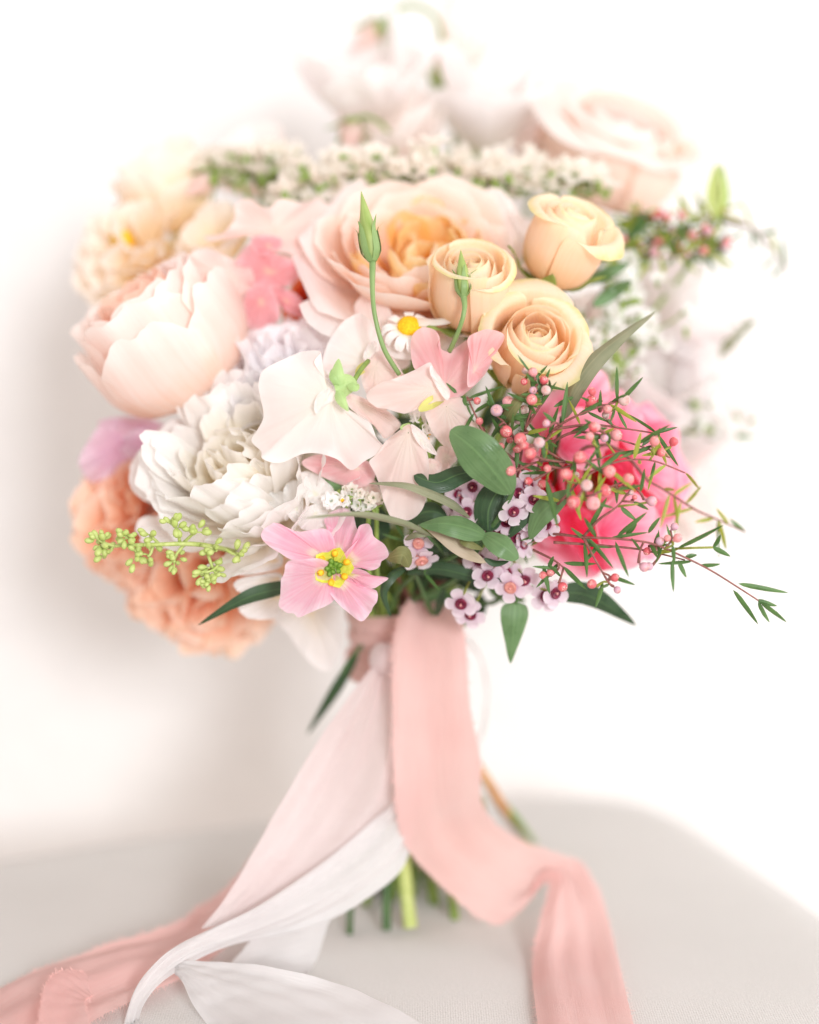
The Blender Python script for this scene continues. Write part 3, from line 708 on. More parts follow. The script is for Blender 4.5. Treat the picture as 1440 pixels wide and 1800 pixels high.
# hot pink bloom behind the waxflower
t = flower('pink_peony', 'hot pink many-petalled bloom behind the waxflower buds', 'peony', (1066, 832, .062), (.30, .16, .88), .026, stem_r=.003)
cabbage(t, .045, (M['hotpink'],) * 3, 4, 8, 9, seed=31, flat=.30, ruf=.07, depth=.80, mid_w=.50, in_w=.34); receptacle(t, .007)
for k, (zz_, ol, cc_, d_, mt_) in enumerate([
    (z6, [(540, 340), (600, 292), (680, 300), (705, 380), (690, 430), (600, 475), (520, 450)], (590, 450), .040, 'hotpink2'),
    (z6, [(480, 480), (590, 440), (690, 470), (735, 560), (720, 650), (610, 690), (500, 630)], (520, 600), .030, 'hotpink2'),
    (z6, [(700, 430), (770, 398), (830, 470), (855, 570), (800, 620), (740, 560)], (735, 560), .038, 'hotpink2'),
    (z6, [(800, 620), (860, 585), (940, 640), (962, 740), (920, 810), (850, 770), (800, 700)], (805, 690), .040, 'hotpink2'),
    (z6, [(700, 540), (790, 560), (820, 680), (780, 760), (700, 720), (670, 620)], (690, 640), .037, 'deeppink'),
    (z8, [(500, 180), (560, 150), (640, 200), (700, 290), (730, 390), (640, 412), (560, 330), (510, 260)], (560, 230), .036, 'deeppink'),
    (z8, [(650, 190), (740, 110), (840, 120), (905, 220), (865, 330), (790, 405), (700, 390), (660, 300)], (665, 260), .028, 'hotpink2')]):
    shaped('petal', M[mt_], t, zz_(*ol), zz_(cc_)[0], d_, (.0, .0), .014, ruf=.0024, rf=(2, 5), seed=1500 + k, edge=.012, roll=.004)
# orange ranunculus glimpsed behind
t = flower('ranunculus', 'deep orange ranunculus tucked behind the deep pink sweet pea', 'ranunculus', (560, 548, .085), (-.1, .35, .85), .016)
rose(t, .021, .030, (M['orange'], M['orange']), 22, 41, open_=1.0, reflex=.1); receptacle(t, .005)
# peach garden rose at the far side
t = flower('garden_rose', 'pale peach garden rose rising at the far side above the green sprig', 'rose', (1072, 278, .185), (.24, .60, .48), .026)
rose(t, .052, .056, (M['farpeach'], M['farpeach']), 20, 43, open_=1.05, nout=8, reflex=.3, ruf=.05); receptacle(t, .007)
# cream-yellow ruffled bloom, back left
t = flower('ruffled_bloom', 'cream ruffled bloom with yellow throat at the back edge, above the blush peony', 'flower', (235, 442, .125), (-.40, .40, .70), .018)
carnation(t, .040, M['cream'], 24, 51)
add('throat', lathe('throat', [(.0004, .022), (.005, .024), (.006, .030), (.004, .034), (.0004, .035)], M['yellow'], 12), t)
receptacle(t, .005)
t = flower('lisianthus', 'cream white lisianthus with bent green stalk above the cream ruffled bloom', 'flower', (300, 350, .135), (-.25, .85, .30), .020)
simple_flower(t, .034, M['cream'], 5, 52, up=1.2, ruf=.12, rows=2, wide=.55); receptacle(t, .005)
t = flower('lisianthus', 'small yellow-cream lisianthus between the cream ruffled bloom and the blush banner', 'flower', (385, 432, .105), (-.2, .6, .6), .012)
simple_flower(t, .024, M['cream'], 5, 57, up=.9, ruf=.14, rows=2, wide=.5); receptacle(t, .004)
# cool white bloom between blush peony and sweet peas
t = flower('ruffled_bloom', 'cool white crumpled bloom behind the white sweet peas', 'flower', (440, 668, .055), (-.3, .45, .85), .018)
carnation(t, .036, M['lavwhite'], 26, 55); receptacle(t, .005)
t = flower('ruffled_bloom', 'small cool white crumpled bloom below the orange ranunculus', 'flower', (520, 632, .05), (-.05, .5, .85), .014)
carnation(t, .027, M['lavwhite'], 22, 56); receptacle(t, .005)
# blooms at the crown, far out of focus
crown = [
 ('lisianthus', 'white lisianthus at the crown under a drooping bud', (650, 165, .175), (-.25, .66, .45), .044, M['rightwhite'], 61, 1.1),
 ('lisianthus', 'white lisianthus at the crown beside the far peach rose', (850, 205, .19), (.15, .74, .40), .044, M['rightwhite'], 62, 1.1),
 ('sweet_pea', 'blush sweet pea at the crown with a green star calyx', (690, 235, .165), (-.1, .6, .6), .036, M['palest'], 63, .8),
 ('sweet_pea', 'small pale sweet pea at the crown touching the far peach rose', (945, 262, .20), (.1, .7, .4), .022, M['palest'], 64, .8),
 ('lisianthus', 'blush lisianthus bud opening at the top of the bouquet', (815, 105, .20), (.1, .95, .1), .022, M['palest'], 65, 1.9),
 ('sweet_pea', 'pale peach sweet pea behind the statice, next to the cream lisianthus', (440, 300, .17), (-.3, .7, .4), .032, M['palest'], 66, .9),
]
for nm, lb, px, ax, R, mt, sd, up in crown:
    t = flower(nm, lb, 'flower', px, ax, R * .5, 'blooms at the crown')
    simple_flower(t, R, mt, 5, sd, up=up, ruf=.12, rows=2, wide=.52); receptacle(t, .004)
right = [
 ('lisianthus', 'pure white lisianthus facing the window under the green sprig', (1190, 560, .165), (.55, .35, .5), .044, M['rightwhite'], 71, .7),
 ('lisianthus', 'pure white lisianthus at the window edge with a grey leaf', (1225, 690, .175), (.6, .1, .55), .044, M['rightwhite'], 72, .7),
 ('sweet_pea', 'palest pink sweet pea low on the window side', (1220, 850, .165), (.6, -.15, .55), .040, M['palest'], 73, .6),
 ('lisianthus', 'white lisianthus behind the hot pink bloom', (1130, 690, .15), (.4, .4, .6), .042, M['rightwhite'], 74, .7),
 ('lisianthus', 'white lisianthus low behind the long waxflower sprig', (1165, 790, .155), (.5, .0, .6), .038, M['rightwhite'], 76, .7),
 ('sweet_pea', 'blush sweet pea behind the small white statice, beside spray roses', (1030, 590, .13), (.3, .5, .6), .026, M['palest'], 75, .7),
]
for nm, lb, px, ax, R, mt, sd, up in right:
    t = flower(nm, lb, 'flower', px, ax, R * .4, 'blooms on the window side')
    simple_flower(t, R, mt, 5, sd, up=up, ruf=.13, rows=3, wide=.52); receptacle(t, .004)

# ------------------------------------------------------------------ sweet peas of the front, petal by petal
def sweet_pea(label, base, axis=(0, .2, .9), group='front sweet peas'):
    b = P(*base)
    t = thing('sweet_pea', label, 'sweet pea', b, None, group)
    stem(t, b, cdir(*axis), .0013, 'stem')
    return t
# K: cream white one behind
t = sweet_pea('cream white sweet pea behind the white one, its tall petal beside the daisy', z5((655, 345, .026))[0])
shaped('banner_petal', M['swhite'], t, z5((640, 380), (560, 420), (460, 415), (425, 365), (432, 290), (470, 205), (520, 140), (600, 88), (660, 120), (700, 190), (720, 270), (690, 330)), z5((655, 345))[0], .024, (.004, .006), .004, ruf=.0022, seed=602, edge=.008)
shaped('banner_petal', M['swhite'], t, z5((655, 330), (620, 200), (588, 90), (585, 50), (612, 5), (650, -30), (720, -10), (760, 60), (795, 140), (835, 230), (870, 340), (800, 380), (710, 370)), z5((700, 330))[0], .030, (0, -.008), .006, ruf=.0020, seed=603, edge=.008)
shaped('wing_petal', M['sblush'], t, z5((680, 300), (715, 280), (780, 310), (830, 390), (860, 420), (830, 480), (760, 570), (700, 572), (650, 500), (622, 430), (630, 370)), z5((690, 360))[0], .012, (-.002, .002), .004, ruf=.0022, seed=601, edge=.006)
shaped('keel_petal', M['swhite'], t, z5((630, 310), (645, 260), (680, 225), (700, 250), (690, 290), (650, 330)), z5((660, 300))[0], .014, (0, 0), .003, ruf=.0005, seed=604)
for k, sp in enumerate([((660, 345, .016), (625, 370, .012), (590, 400, .010))]):
    blade('calyx', M['calyx_y'], t, z5(*sp), 9, roll=20, prof='oval')
# M: the pink one
t = sweet_pea('rose-pink sweet pea with folded petals under the upright spray rose', z5((1040, 520, .010))[0])
shaped('banner_petal', M['spink'], t, z5((1030, 530), (985, 440), (940, 370), (890, 370), (870, 285), (880, 200), (930, 160), (990, 172), (1018, 215), (1010, 255), (1060, 282), (1130, 240), (1195, 200), (1265, 170), (1345, 203), (1300, 295), (1240, 405), (1150, 492), (1080, 535)), z5((1040, 470))[0], .004, (.002, -.006), -.006, ruf=.0042, rf=(2, 5), seed=611, edge=.006)
shaped('banner_petal', M['spink'], t, z5((1160, 460), (1165, 300), (1160, 215), (1215, 180), (1270, 170), (1345, 203), (1300, 295), (1240, 405)), z5((1190, 380))[0], -.004, (.006, -.002), -.004, ruf=.002, seed=617)
shaped('wing_petal', M['sblush'], t, z5((1045, 525), (1020, 440), (985, 360), (960, 338), (880, 380), (790, 418), (715, 442), (645, 500), (690, 562), (750, 572), (830, 596), (890, 580), (950, 555), (1000, 535)), z5((990, 470))[0], -.010, (.004, -.004), .008, ruf=.0020, seed=612, edge=.006)
shaped('wing_petal', M['swhite'], t, z5((1052, 528), (1000, 460), (968, 390), (975, 352), (1010, 400), (1068, 480)), z5((1030, 460))[0], -.013, (.004, 0), .002, ruf=.0008, seed=613, nt=48, ns=9)
shaped('wing_petal', M['sblush'], t, z5((1055, 520), (1130, 518), (1165, 590), (1225, 685), (1190, 700), (1150, 740), (1112, 812), (1050, 775), (980, 690), (944, 600), (955, 560)), z5((1050, 560))[0], .000, (.004, .006), .004, ruf=.0022, seed=614, edge=.006)
shaped('wing_petal', M['sblush'], t, z5((1010, 770), (1060, 770), (1112, 815), (1075, 860), (1050, 890), (985, 880)), z5((1050, 820))[0], .010, (0, .004), .002, ruf=.001, seed=615, nt=48, ns=9)
blade('calyx', M['calyx_y'], t, z5((1045, 520, .000), (980, 540, -.012), (910, 582, -.013)), 11, roll=15, prof='oval')
# J: the big white one in front
t = sweet_pea('large white sweet pea with pale green calyx, in front of all others', z5((505, 470, -.004))[0])
shaped('banner_petal', M['swhite'], t, z5((470, 450), (432, 408), (398, 365), (382, 330), (415, 281), (330, 279), (255, 310), (130, 370), (100, 430), (112, 520), (122, 610), (95, 680), (62, 735), (110, 785), (122, 825), (210, 846), (320, 802), (420, 800), (500, 830), (570, 882), (640, 835), (735, 776), (700, 722), (662, 640), (600, 600), (560, 580), (520, 530), (500, 490)), z5((455, 520))[0], -.012, (-.001, .001), .012, ruf=.0046, rf=(2, 6), seed=621, edge=.008, ns=18, nt=120, bowp=1.6)
shaped('wing_petal', M['swhite'], t, z5((405, 330), (392, 300), (418, 288), (420, 360), (462, 412), (440, 420), (400, 375)), z5((415, 350))[0], .000, (0, 0), .002, ruf=.0008, seed=622, nt=48, ns=8)
shaped('wing_petal', M['sblush'], t, z5((540, 490), (640, 520), (750, 580), (818, 645), (800, 682), (740, 722), (690, 662), (600, 600), (545, 545)), z5((590, 530))[0], .006, (.006, .004), .003, ruf=.0014, seed=623)
shaped('keel_petal', M['swhite'], t, z5((380, 560), (400, 500), (450, 470), (490, 480), (480, 530), (430, 560), (395, 600)), z5((440, 525))[0], -.0165, (0, 0), .0025, ruf=.0006, seed=624, nt=48, ns=9)
blade('calyx', M['calyx'], t, z5((600, 440, -.010), (545, 455, -.016), (490, 480, -.0185)), 19, roll=10, fold=.5, prof='oval')
blade('sepal', M['calyx'], t, z5((510, 470, -.017), (500, 400, -.019), (505, 318, -.016)), 12, fold=.4, peak=.4)
blade('sepal', M['calyx'], t, z5((500, 480, -.018), (520, 530, -.021), (555, 585, -.020)), 9, fold=.4, peak=.35)
blade('sepal', M['calyx'], t, z5((545, 455, -.017), (590, 460, -.018), (608, 445, -.014)), 8, fold=.4)
blade('sepal', M['calyx'], t, z5((510, 450, -.018), (480, 410, -.019), (470, 370, -.016)), 8, fold=.4)
tube('pedicel', [P(*q) for q in z5((655, 330, .008), (620, 370, .000), (585, 425, -.009))], .0012, M['stem'], t, sub=8)
# N: drooping blush one below
t = sweet_pea('drooping pale pink sweet pea hanging above the thin arched leaf', z5((860, 655, .010))[0])
shaped('banner_petal', M['sblush'], t, z5((865, 650), (800, 690), (740, 740), (700, 800), (660, 840), (690, 900), (720, 990), (740, 1060), (782, 1130), (860, 1137), (930, 1080), (950, 1000), (962, 900), (955, 800), (910, 710)), z5((858, 690))[0], -.002, (.000, -.001), .006, ruf=.0030, rf=(2, 5), seed=631, edge=.006, ns=16)
shaped('wing_petal', M['swhite'], t, z5((872, 650), (935, 690), (975, 750), (1003, 805), (940, 780), (890, 720)), z5((920, 730))[0], -.004, (.006, 0), .002, ruf=.001, seed=632, nt=48, ns=9)
shaped('wing_petal', M['sblush'], t, z5((950, 830), (1000, 830), (1030, 860), (1000, 915), (940, 912)), z5((975, 860))[0], .006, (0, 0), .002, ruf=.001, seed=633, nt=40, ns=8)
blade('sepal', M['calyx'], t, z5((865, 648, .004), (840, 665, .000), (815, 668, -.001)), 6)
# pink back petals under J
t = sweet_pea('salmon pink sweet pea petals peeping out below the large white one', z5((600, 860, .016))[0])
shaped('banner_petal', M['spink'], t, z5((318, 848), (380, 808), (480, 805), (560, 830), (650, 835), (692, 900), (660, 955), (580, 972), (500, 950), (400, 905)), z5((600, 870))[0], .012, (-.003, .004), .004, ruf=.0018, seed=641)
shaped('wing_petal', M['sblush'], t, z5((540, 960), (600, 965), (680, 930), (720, 1000), (720, 1060), (640, 1060), (570, 1020)), z5((640, 990))[0], .020, (0, .004), .002, ruf=.0014, seed=642)
blade('leaf', M['leaf'], t, z5((420, 915, .018), (480, 950, .018), (545, 1010, .022)), 12)
# G: blurred ruffled one upper left, and its deep pink neighbour
t = sweet_pea('blush sweet pea with a long wavy banner between garden rose and cream bloom', (470, 420, .078), group=None)
shaped('banner_petal', M['sblush'], t, z1((775, 485), (860, 470), (920, 400), (925, 330), (990, 300), (1080, 345), (1150, 300), (1250, 320), (1330, 300), (1400, 370), (1320, 440), (1270, 560), (1150, 560), (1060, 540), (985, 480), (880, 490), (800, 512)), z1((1120, 460))[0], .062, (.002, -.006), .006, ruf=.0045, rf=(2, 6), seed=651)
shaped('wing_petal', M['sdeep'], t, z1((1000, 500), (1070, 480), (1150, 500), (1130, 560), (1040, 580)), z1((1090, 530))[0], .056, (0, 0), .003, ruf=.002, seed=652, nt=48)
t = sweet_pea('deep pink sweet pea in front of the orange ranunculus', (480, 480, .072), group=None)
shaped('banner_petal', M['sdeep'], t, z1((930, 600), (1000, 520), (1090, 560), (1180, 590), (1275, 630), (1200, 720), (1100, 740), (1000, 720), (935, 680)), z1((1090, 660))[0], .058, (0, .006), .004, ruf=.004, seed=653)
shaped('wing_petal', M['sdeep'], t, z1((990, 740), (1080, 720), (1130, 790), (1140, 880), (1080, 940), (990, 930), (960, 840)), z1((1050, 800))[0], .056, (.003, .004), .004, ruf=.003, seed=654)
shaped('wing_petal', M['sdeep'], t, z1((1090, 735), (1180, 745), (1245, 790), (1280, 870), (1200, 870), (1140, 820)), z1((1170, 800))[0], .062, (.003, .004), .004, ruf=.003, seed=655)
t = sweet_pea('blush sweet pea draped over the top of the blush peony', (440, 480, .068), group=None)
shaped('banner_petal', M['sblush'], t, z1((690, 580), (780, 545), (900, 590), (1000, 640), (1010, 740), (920, 830), (800, 760), (700, 740), (640, 660)), z1((880, 690))[0], .058, (.002, .004), .006, ruf=.004, seed=656)
shaped('wing_petal', M['swhite'], t, z1((560, 620), (640, 600), (700, 680), (790, 700), (780, 780), (680, 770), (590, 700)), z1((680, 700))[0], .056, (.004, .004), .006, ruf=.004, seed=657)
# E: lilac one at the left
t = sweet_pea('lilac sweet pea between the blush peony and the peach carnation', (230, 790, .105), group=None)
shaped('banner_petal', M['slilac'], t, z4((110, 290), (160, 200), (220, 130), (330, 140), (450, 150), (520, 190), (440, 260), (370, 330), (260, 380), (170, 410), (120, 350)), z4((330, 230))[0], .085, (.008, .002), .008, ruf=.005, seed=661)
shaped('wing_petal', M['slilac'], t, z4((300, 200), (400, 150), (520, 160), (500, 240), (420, 290), (330, 280)), z4((430, 210))[0], .080, (0, 0), .006, ruf=.003, seed=662)
shaped('wing_petal', M['slilac'], t, z4((200, 120), (320, 90), (460, 100), (560, 170), (520, 260), (420, 240), (300, 200)), z4((400, 170))[0], .092, (0, 0), .006, ruf=.004, seed=663)

# ------------------------------------------------------------------ candy pink flower in front
a = cdir(-.05, .02, .98)
b = P(*zC((640, 790))[0], .006)
t = thing('butterfly_ranunculus', 'open candy-pink flower with yellow-green throat below the white statice', 'flower', b, a)
stem(t, b, a, .0018)
pf = M['pinkflower']
cc = (zC((625, 790))[0])
def pk(ol, c, d, tl, bw, sd, ruf=.0016):
    shaped('petal', pf, t, zC(*ol), zC(c)[0], d, tl, bw, ruf=ruf, rf=(2, 6), seed=sd, edge=.010, ns=18, nt=100)
pk([(600, 420), (520, 330), (560, 250), (630, 215), (700, 190), (770, 215), (815, 260), (840, 370), (880, 470), (900, 560), (820, 700), (700, 760), (600, 760), (545, 660)], (650, 740), -.002, (.0, -.008), .004, 703)
pk([(560, 800), (350, 730), (200, 720), (90, 660), (-60, 560), (-120, 480), (-90, 400), (-10, 350), (60, 345), (150, 390), (260, 430), (400, 410), (520, 400), (600, 460), (640, 600), (650, 740)], (590, 730), -.004, (.006, -.004), .003, 701, .002)
pk([(650, 800), (720, 660), (810, 560), (880, 480), (860, 400), (900, 355), (970, 355), (1005, 410), (1020, 480), (1110, 540), (1170, 640), (1160, 690), (1100, 730), (1075, 790), (990, 822), (900, 800), (820, 800), (740, 830)], (720, 750), -.006, (-.006, -.002), .002, 704, .0024)
pk([(680, 830), (830, 800), (930, 825), (1000, 870), (1080, 880), (1170, 900), (1110, 950), (1030, 1000), (940, 1010), (850, 980), (740, 900)], (740, 850), -.002, (-.004, .004), .003, 705)
pk([(600, 760), (460, 700), (300, 710), (180, 720), (125, 770), (110, 860), (80, 920), (75, 1060), (60, 1180), (120, 1240), (200, 1260), (270, 1295), (400, 1240), (520, 1190), (615, 1125), (620, 1010), (640, 850)], (575, 830), -.009, (.002, .004), .006, 706, .002)
pk([(560, 860), (480, 990), (560, 1040), (640, 1140), (740, 1230), (880, 1335), (960, 1290), (1000, 1220), (1050, 1140), (1060, 1050), (1010, 1010), (880, 990), (760, 900), (660, 830)], (640, 880), -.008, (-.002, .004), .006, 707, .002)
Mf = Matrix()
th = lathe('throat', [(.0003, -.0005), (.003, .0), (.0060, .0010), (.0088, .0030)], M['throat'], 20, lobes=5, amp=.14)
o = add('throat', th, t, Matrix.Translation((0, 0, .0125))); 
ax_w = a
def local(dx, dy, dz): return Matrix.Translation((dx, dy, dz))
r_ = np.random.default_rng(77)
for k in range(6):
    aa = k * 1.047 + .4
    rr_ = .0052
    me = lathe('anther', [(.0002, 0), (.0009, .0005), (.0011, .0014), (.0008, .0022), (.0002, .0025)], M['anther'], 8)
    o = add('stamen', me, t, Matrix.Translation((rr_ * math.cos(aa), rr_ * math.sin(aa), .0146)) @ rotz(aa) @ Matrix.Rotation(1.1 + .3 * r_.normal(), 4, 'Y') @ Matrix.Scale(1.45, 4))
    fl = lathe('filament', [(.0003, -.0022), (.0003, .0004)], M['throat'], 6)
    add('filament', fl, o)
for k in range(9):
    aa = k * 2.4; rr_ = .0026 * math.sqrt(k / 9)
    me = lathe('pistil', [(.0002, -.002), (.0009, -.001), (.0012, .0006), (.0008, .0018), (.0002, .0022)], M['pistil'], 8)
    add('pistil', me, t, Matrix.Translation((rr_ * math.cos(aa), rr_ * math.sin(aa), .0150)) @ rotz(aa) @ Matrix.Rotation(.25 + .7 * rr_ / .0026, 4, 'Y') @ Matrix.Scale(1.3, 4))

# ------------------------------------------------------------------ daisies
def daisy(label, px, axis, R, n=13, seed=0, drop=0.):
    a = cdir(*axis); b = P(*px)
    t = thing('chamomile', label, 'daisy', b, a, 'chamomile daisies')
    stem(t, b, a, .0009)
    r = np.random.default_rng(seed)
    k = R * .48
    me = lathe('disc', [(k * .3, -.0006), (k * .9, .0), (k, k * .25), (k * .85, k * .6), (k * .5, k * .85), (.0001, k * .95)], M['yellow'], 18)
    add('disc', me, t)
    for i in range(n):
        prof = [(k * .8, 0), (R * .7, R * .06), (R * .95, -R * .05), (R * 1.05, -R * (.12 + drop))]
        me = petal('ray', M['daisy'], prof, R * .2, nu=7, nv=8, base=.5, wk=.6, rnd=.2, notch=.06, k0=20, k1=60, ruf=R * .06, seed=seed + i)
        put(t, 'ray', me, i * 2 * math.pi / n + r.normal() * .06, tilt=r.normal() * .1)
    return t
daisy('white chamomile daisy with yellow button between sweet pea petals', (719, 577, .020), (.05, .62, .75), .0125, 13, 801, .25)

# ------------------------------------------------------------------ lisianthus buds on thin stems
def lis_bud(label, pts, tip, R, L):
    b = P(*pts[-1]); tp = P(*tip)
    a = (tp - b) / np.linalg.norm(tp - b)
    t = thing('lisianthus_bud', label, 'flower bud', b, a, 'closed lisianthus buds')
    tube('stem', [P(*q) for q in pts], [.0012, .0012, .0011, .0012, .0017], M['lissepal'], t, sub=22)
    V = []; n = 16; th_ = np.linspace(0, 2 * np.pi, n, endpoint=False)
    for v in np.linspace(0, 1, 18):
        rad = R * (np.interp(v, [0, .08, .3, .55, .8, 1], [.35, .75, 1, .74, .34, .03]))
        tw = v * 2.2
        k = 1 + .09 * np.cos(3 * (th_ + tw))
        V.append(np.stack([rad * k * np.cos(th_), rad * k * np.sin(th_), np.full(n, v * L)], -1))
    uv = np.stack(np.meshgrid(np.linspace(0, 1, n), np.linspace(0, 1, 18)), -1)
    add('bud', grid_mesh('bud', np.array(V), uv, M['lisbud'], closed_u=True), t)
    for i in range(5):
        prof = [(R * .4, -.0005), (R * 1.06, L * .12), (R * 1.12, L * .3), (R * 1.12, L * .45), (R * (1.5 + .3 * (i % 3)), L * (.55 + .05 * (i % 2)))]
        me = petal('sepal', M['lissepal'], prof, R * .42, nu=7, nv=10, base=.8, wk=.2, rnd=0, close=.96, k0=1 / R, k1=1 / R, seed=810 + i)
        put(t, 'sepal', me, i * 1.2566 + .3)
    return t
lis_bud('tall closed green lisianthus bud in front of the garden rose', [(702, 658, .006), (676, 615, .000), (660, 560, -.002), (655, 510, .000), (655, 458, .004)], (634, 330, .006), .0047, .034)
lis_bud('short closed green lisianthus bud before the upright spray rose', [(790, 618, .010), (803, 590, .004), (812, 565, .000), (817, 540, .000), (815, 520, .002)], (810, 436, .006), .0037, .023)
# blurred buds of the crown
def far_bud(label, pts, R, L, tip):
    b = P(*pts[-1]); tp = P(*tip); a = (tp - b) / np.linalg.norm(tp - b)
    t = thing('lisianthus_bud', label, 'flower bud', b, a, 'drooping buds at the crown')
    tube('stem', [P(*q) for q in pts], .0013, M['stem'], t, sub=20)
    add('bud', lathe('bud', [(R * .4, 0), (R, L * .25), (R * .8, L * .55), (R * .4, L * .8), (.0002, L)], M['sblush'], 12), t)
    for i in range(5):
        prof = [(R * .4, -.001), (R * 1.1, L * .15), (R * 1.35, L * .3), (R * 2.2, L * .5)]
        put(t, 'sepal', petal('sepal', M['sepal'], prof, R * .5, nu=7, nv=8, base=.8, wk=.3, rnd=0, close=.96, k0=60, k1=60, seed=820 + i), i * 1.2566)
far_bud('drooping bud with star-shaped green calyx at the top of the bouquet', [(770, 200, .19), (782, 110, .19), (765, 30, .19), (715, 10, .185), (672, 40, .18)], .006, .026, (625, 85, .175))
far_bud('upright green bud stalk rising between the crown blooms', [(765, 240, .18), (770, 190, .185), (772, 150, .185)], .0045, .022, (768, 70, .19))
far_bud('nodding bud with a green star calyx just above the statice', [(700, 300, .15), (680, 230, .15), (645, 205, .148), (622, 212, .145)], .007, .020, (612, 262, .14))
far_bud('nodding bud on a bent stalk beside the cream lisianthus', [(440, 360, .12), (425, 318, .12), (395, 302, .118), (375, 310, .115)], .006, .020, (345, 330, .11))

# ------------------------------------------------------------------ statice
def statice_floret_mesh(name, mat, R, n=5):
    V = []; th_ = np.linspace(0, 2 * np.pi, n * 6, endpoint=False)
    for v in np.linspace(0, 1, 7):
        rad = R * (.15 + .85 * v ** 1.4)
        k = 1 + .16 * v * np.cos(n * th_)
        z = R * (.95 * v + .12 * v ** 3 * np.sin(n * th_ + .8) - .25 * v ** 4)
        V.append(np.stack([rad * k * np.cos(th_), rad * k * np.sin(th_), z], -1))
    uv = np.stack(np.meshgrid(np.linspace(0, 1, n * 6), np.linspace(0, 1, 7)), -1)
    return grid_mesh(name, np.array(V), uv, mat, closed_u=True)
FLO = [statice_floret_mesh('floret', M['statice'], .0034 * k) for k in (1, 1.15, .9)]
FLO_S = [statice_floret_mesh('floret', M['purewhite'], .0026 * k) for k in (1, 1.15)]
CAL = lathe('floret_calyx', [(.0003, -.0036), (.0008, -.002), (.0010, 0), (.0008, .0010)], M['sepal'], 7)
EYE = lathe('eye', [(.0001, .0012), (.0008, .0012), (.0008, .0020), (.0001, .0024)], M['anther'], 7)
def orient(p, a, roll=0.):
    return Matrix.Translation(Vector(p)) @ Vector(a).to_track_quat('Z', 'Y').to_matrix().to_4x4() @ rotz(roll)
def statice(label, spine, n, spread, flo, up=(0, .85, .45), seed=0, group='white statice', leaves=3, eye=0, sc=1.0):
    r = np.random.default_rng(seed)
    sp = catmull([P(*q) for q in spine], 40)
    t = thing('statice', label, 'flower', sp[0], None, group)
    stem(t, sp[0], sp[0] - sp[3] if False else cdir(0, .6, .3), .0012)
    tube('branch', sp, .0010, M['stem'], t, sub=None)
    for i in range(n):
        j = int((i + .5) / n * 39)
        side = np.clip(r.normal(size=3), -1.6, 1.6)
        p = sp[j] + side * spread * np.array([1, .8, .55]) + cdir(0, 1, .3) * spread * .75
        a = cdir(up[0] + r.normal() * .5, up[1] + r.normal() * .4, up[2] + r.normal() * .5)
        o = add('floret', flo[i % len(flo)], t, None, True)
        o.matrix_basis = orient(p, a, r.random() * 6) @ Matrix.Scale(sc * (1 + .15 * r.normal()), 4)
        MW[o.name] = o.matrix_basis
        q = add('floret_calyx', CAL, o)
        q.matrix_basis = Matrix.Scale(.95, 4)
        if i < eye or (eye and r.random() < .3):
            add('eye', EYE, o)
        if i % 2 == 0:
            tube('pedicel', [sp[j], (sp[j] + p) / 2 + np.array([0, 0, -.001]), p - a * .003], .0006, M['stem'], t, n=5)
    for i in range(leaves):
        j = r.integers(5, 36)
        e = sp[j] + r.normal(size=3) * .004
        tipp = e + cdir(r.normal() * .5, .3 + r.normal() * .3, .6) * .016
        blade('leaf', M['sepal'], t, [sp[j], (e + tipp) / 2 + np.array([0, 0, .002]), tipp], .0022, world=True, n=10, nu=5)
    return t
statice('cream white statice cluster beside the blush banner, over the garden rose', [(520, 385, .10), (560, 340, .10), (640, 322, .10), (700, 330, .105)], 72, .0084, FLO, seed=901, leaves=2, sc=1.85)
statice('cream white statice cluster directly above the garden rose heart', [(700, 350, .105), (740, 318, .105), (800, 310, .11), (850, 325, .11)], 68, .0084, FLO, seed=902, leaves=2, sc=1.85)
statice('cream white statice cluster above the half-open spray rose', [(850, 360, .105), (890, 330, .105), (960, 328, .105), (1040, 345, .11)], 70, .0084, FLO, seed=903, leaves=2, sc=1.85)
statice('cream white statice cluster between crown sweet pea and blush banner', [(520, 350, .125), (490, 320, .125), (450, 310, .125), (405, 325, .125)], 64, .0084, FLO, seed=904, leaves=2, sc=1.85)
statice('tiny white statice sprig with a yellow eye above the pink flower', z7((600, 230, .012), (540, 190, .010), (460, 180, .006), (385, 195, .002)), 22, .0024, FLO_S, (-.2, .3, .85), seed=905, leaves=0, eye=1)
statice('tiny beige white statice sprig beside the drooping sweet pea', z7((640, 210, .012), (600, 175, .010), (540, 150, .010), (500, 150, .010)), 13, .0024, FLO, (0, .3, .85), seed=906, leaves=0, sc=.72)
statice('tiny white statice sprig in the gap between pink and drooping sweet peas', z5((960, 740, .016), (945, 690, .012), (925, 640, .012), (905, 600, .014)), 15, .0022, FLO_S, (-.1, .3, .85), seed=907, leaves=0, eye=1)
statice('loose white statice on brown stalks behind the spray roses', [(1010, 640, .09), (1060, 590, .095), (1090, 540, .10), (1110, 500, .10)], 36, .0088, FLO_S, (.3, .4, .6), seed=908, leaves=3, sc=1.4)
statice('loose white statice beside the hot pink bloom, under the long grey leaf', [(1060, 690, .10), (1100, 640, .105), (1130, 600, .11), (1160, 575, .115)], 30, .0088, FLO_S, (.4, .3, .6), seed=909, leaves=3, sc=1.4)
statice('pale statice on the window side below the white lisianthus', [(1110, 800, .13), (1170, 760, .14), (1230, 745, .15), (1290, 765, .15)], 24, .0075, FLO_S, (.5, .2, .6), seed=910, leaves=3, sc=1.4)

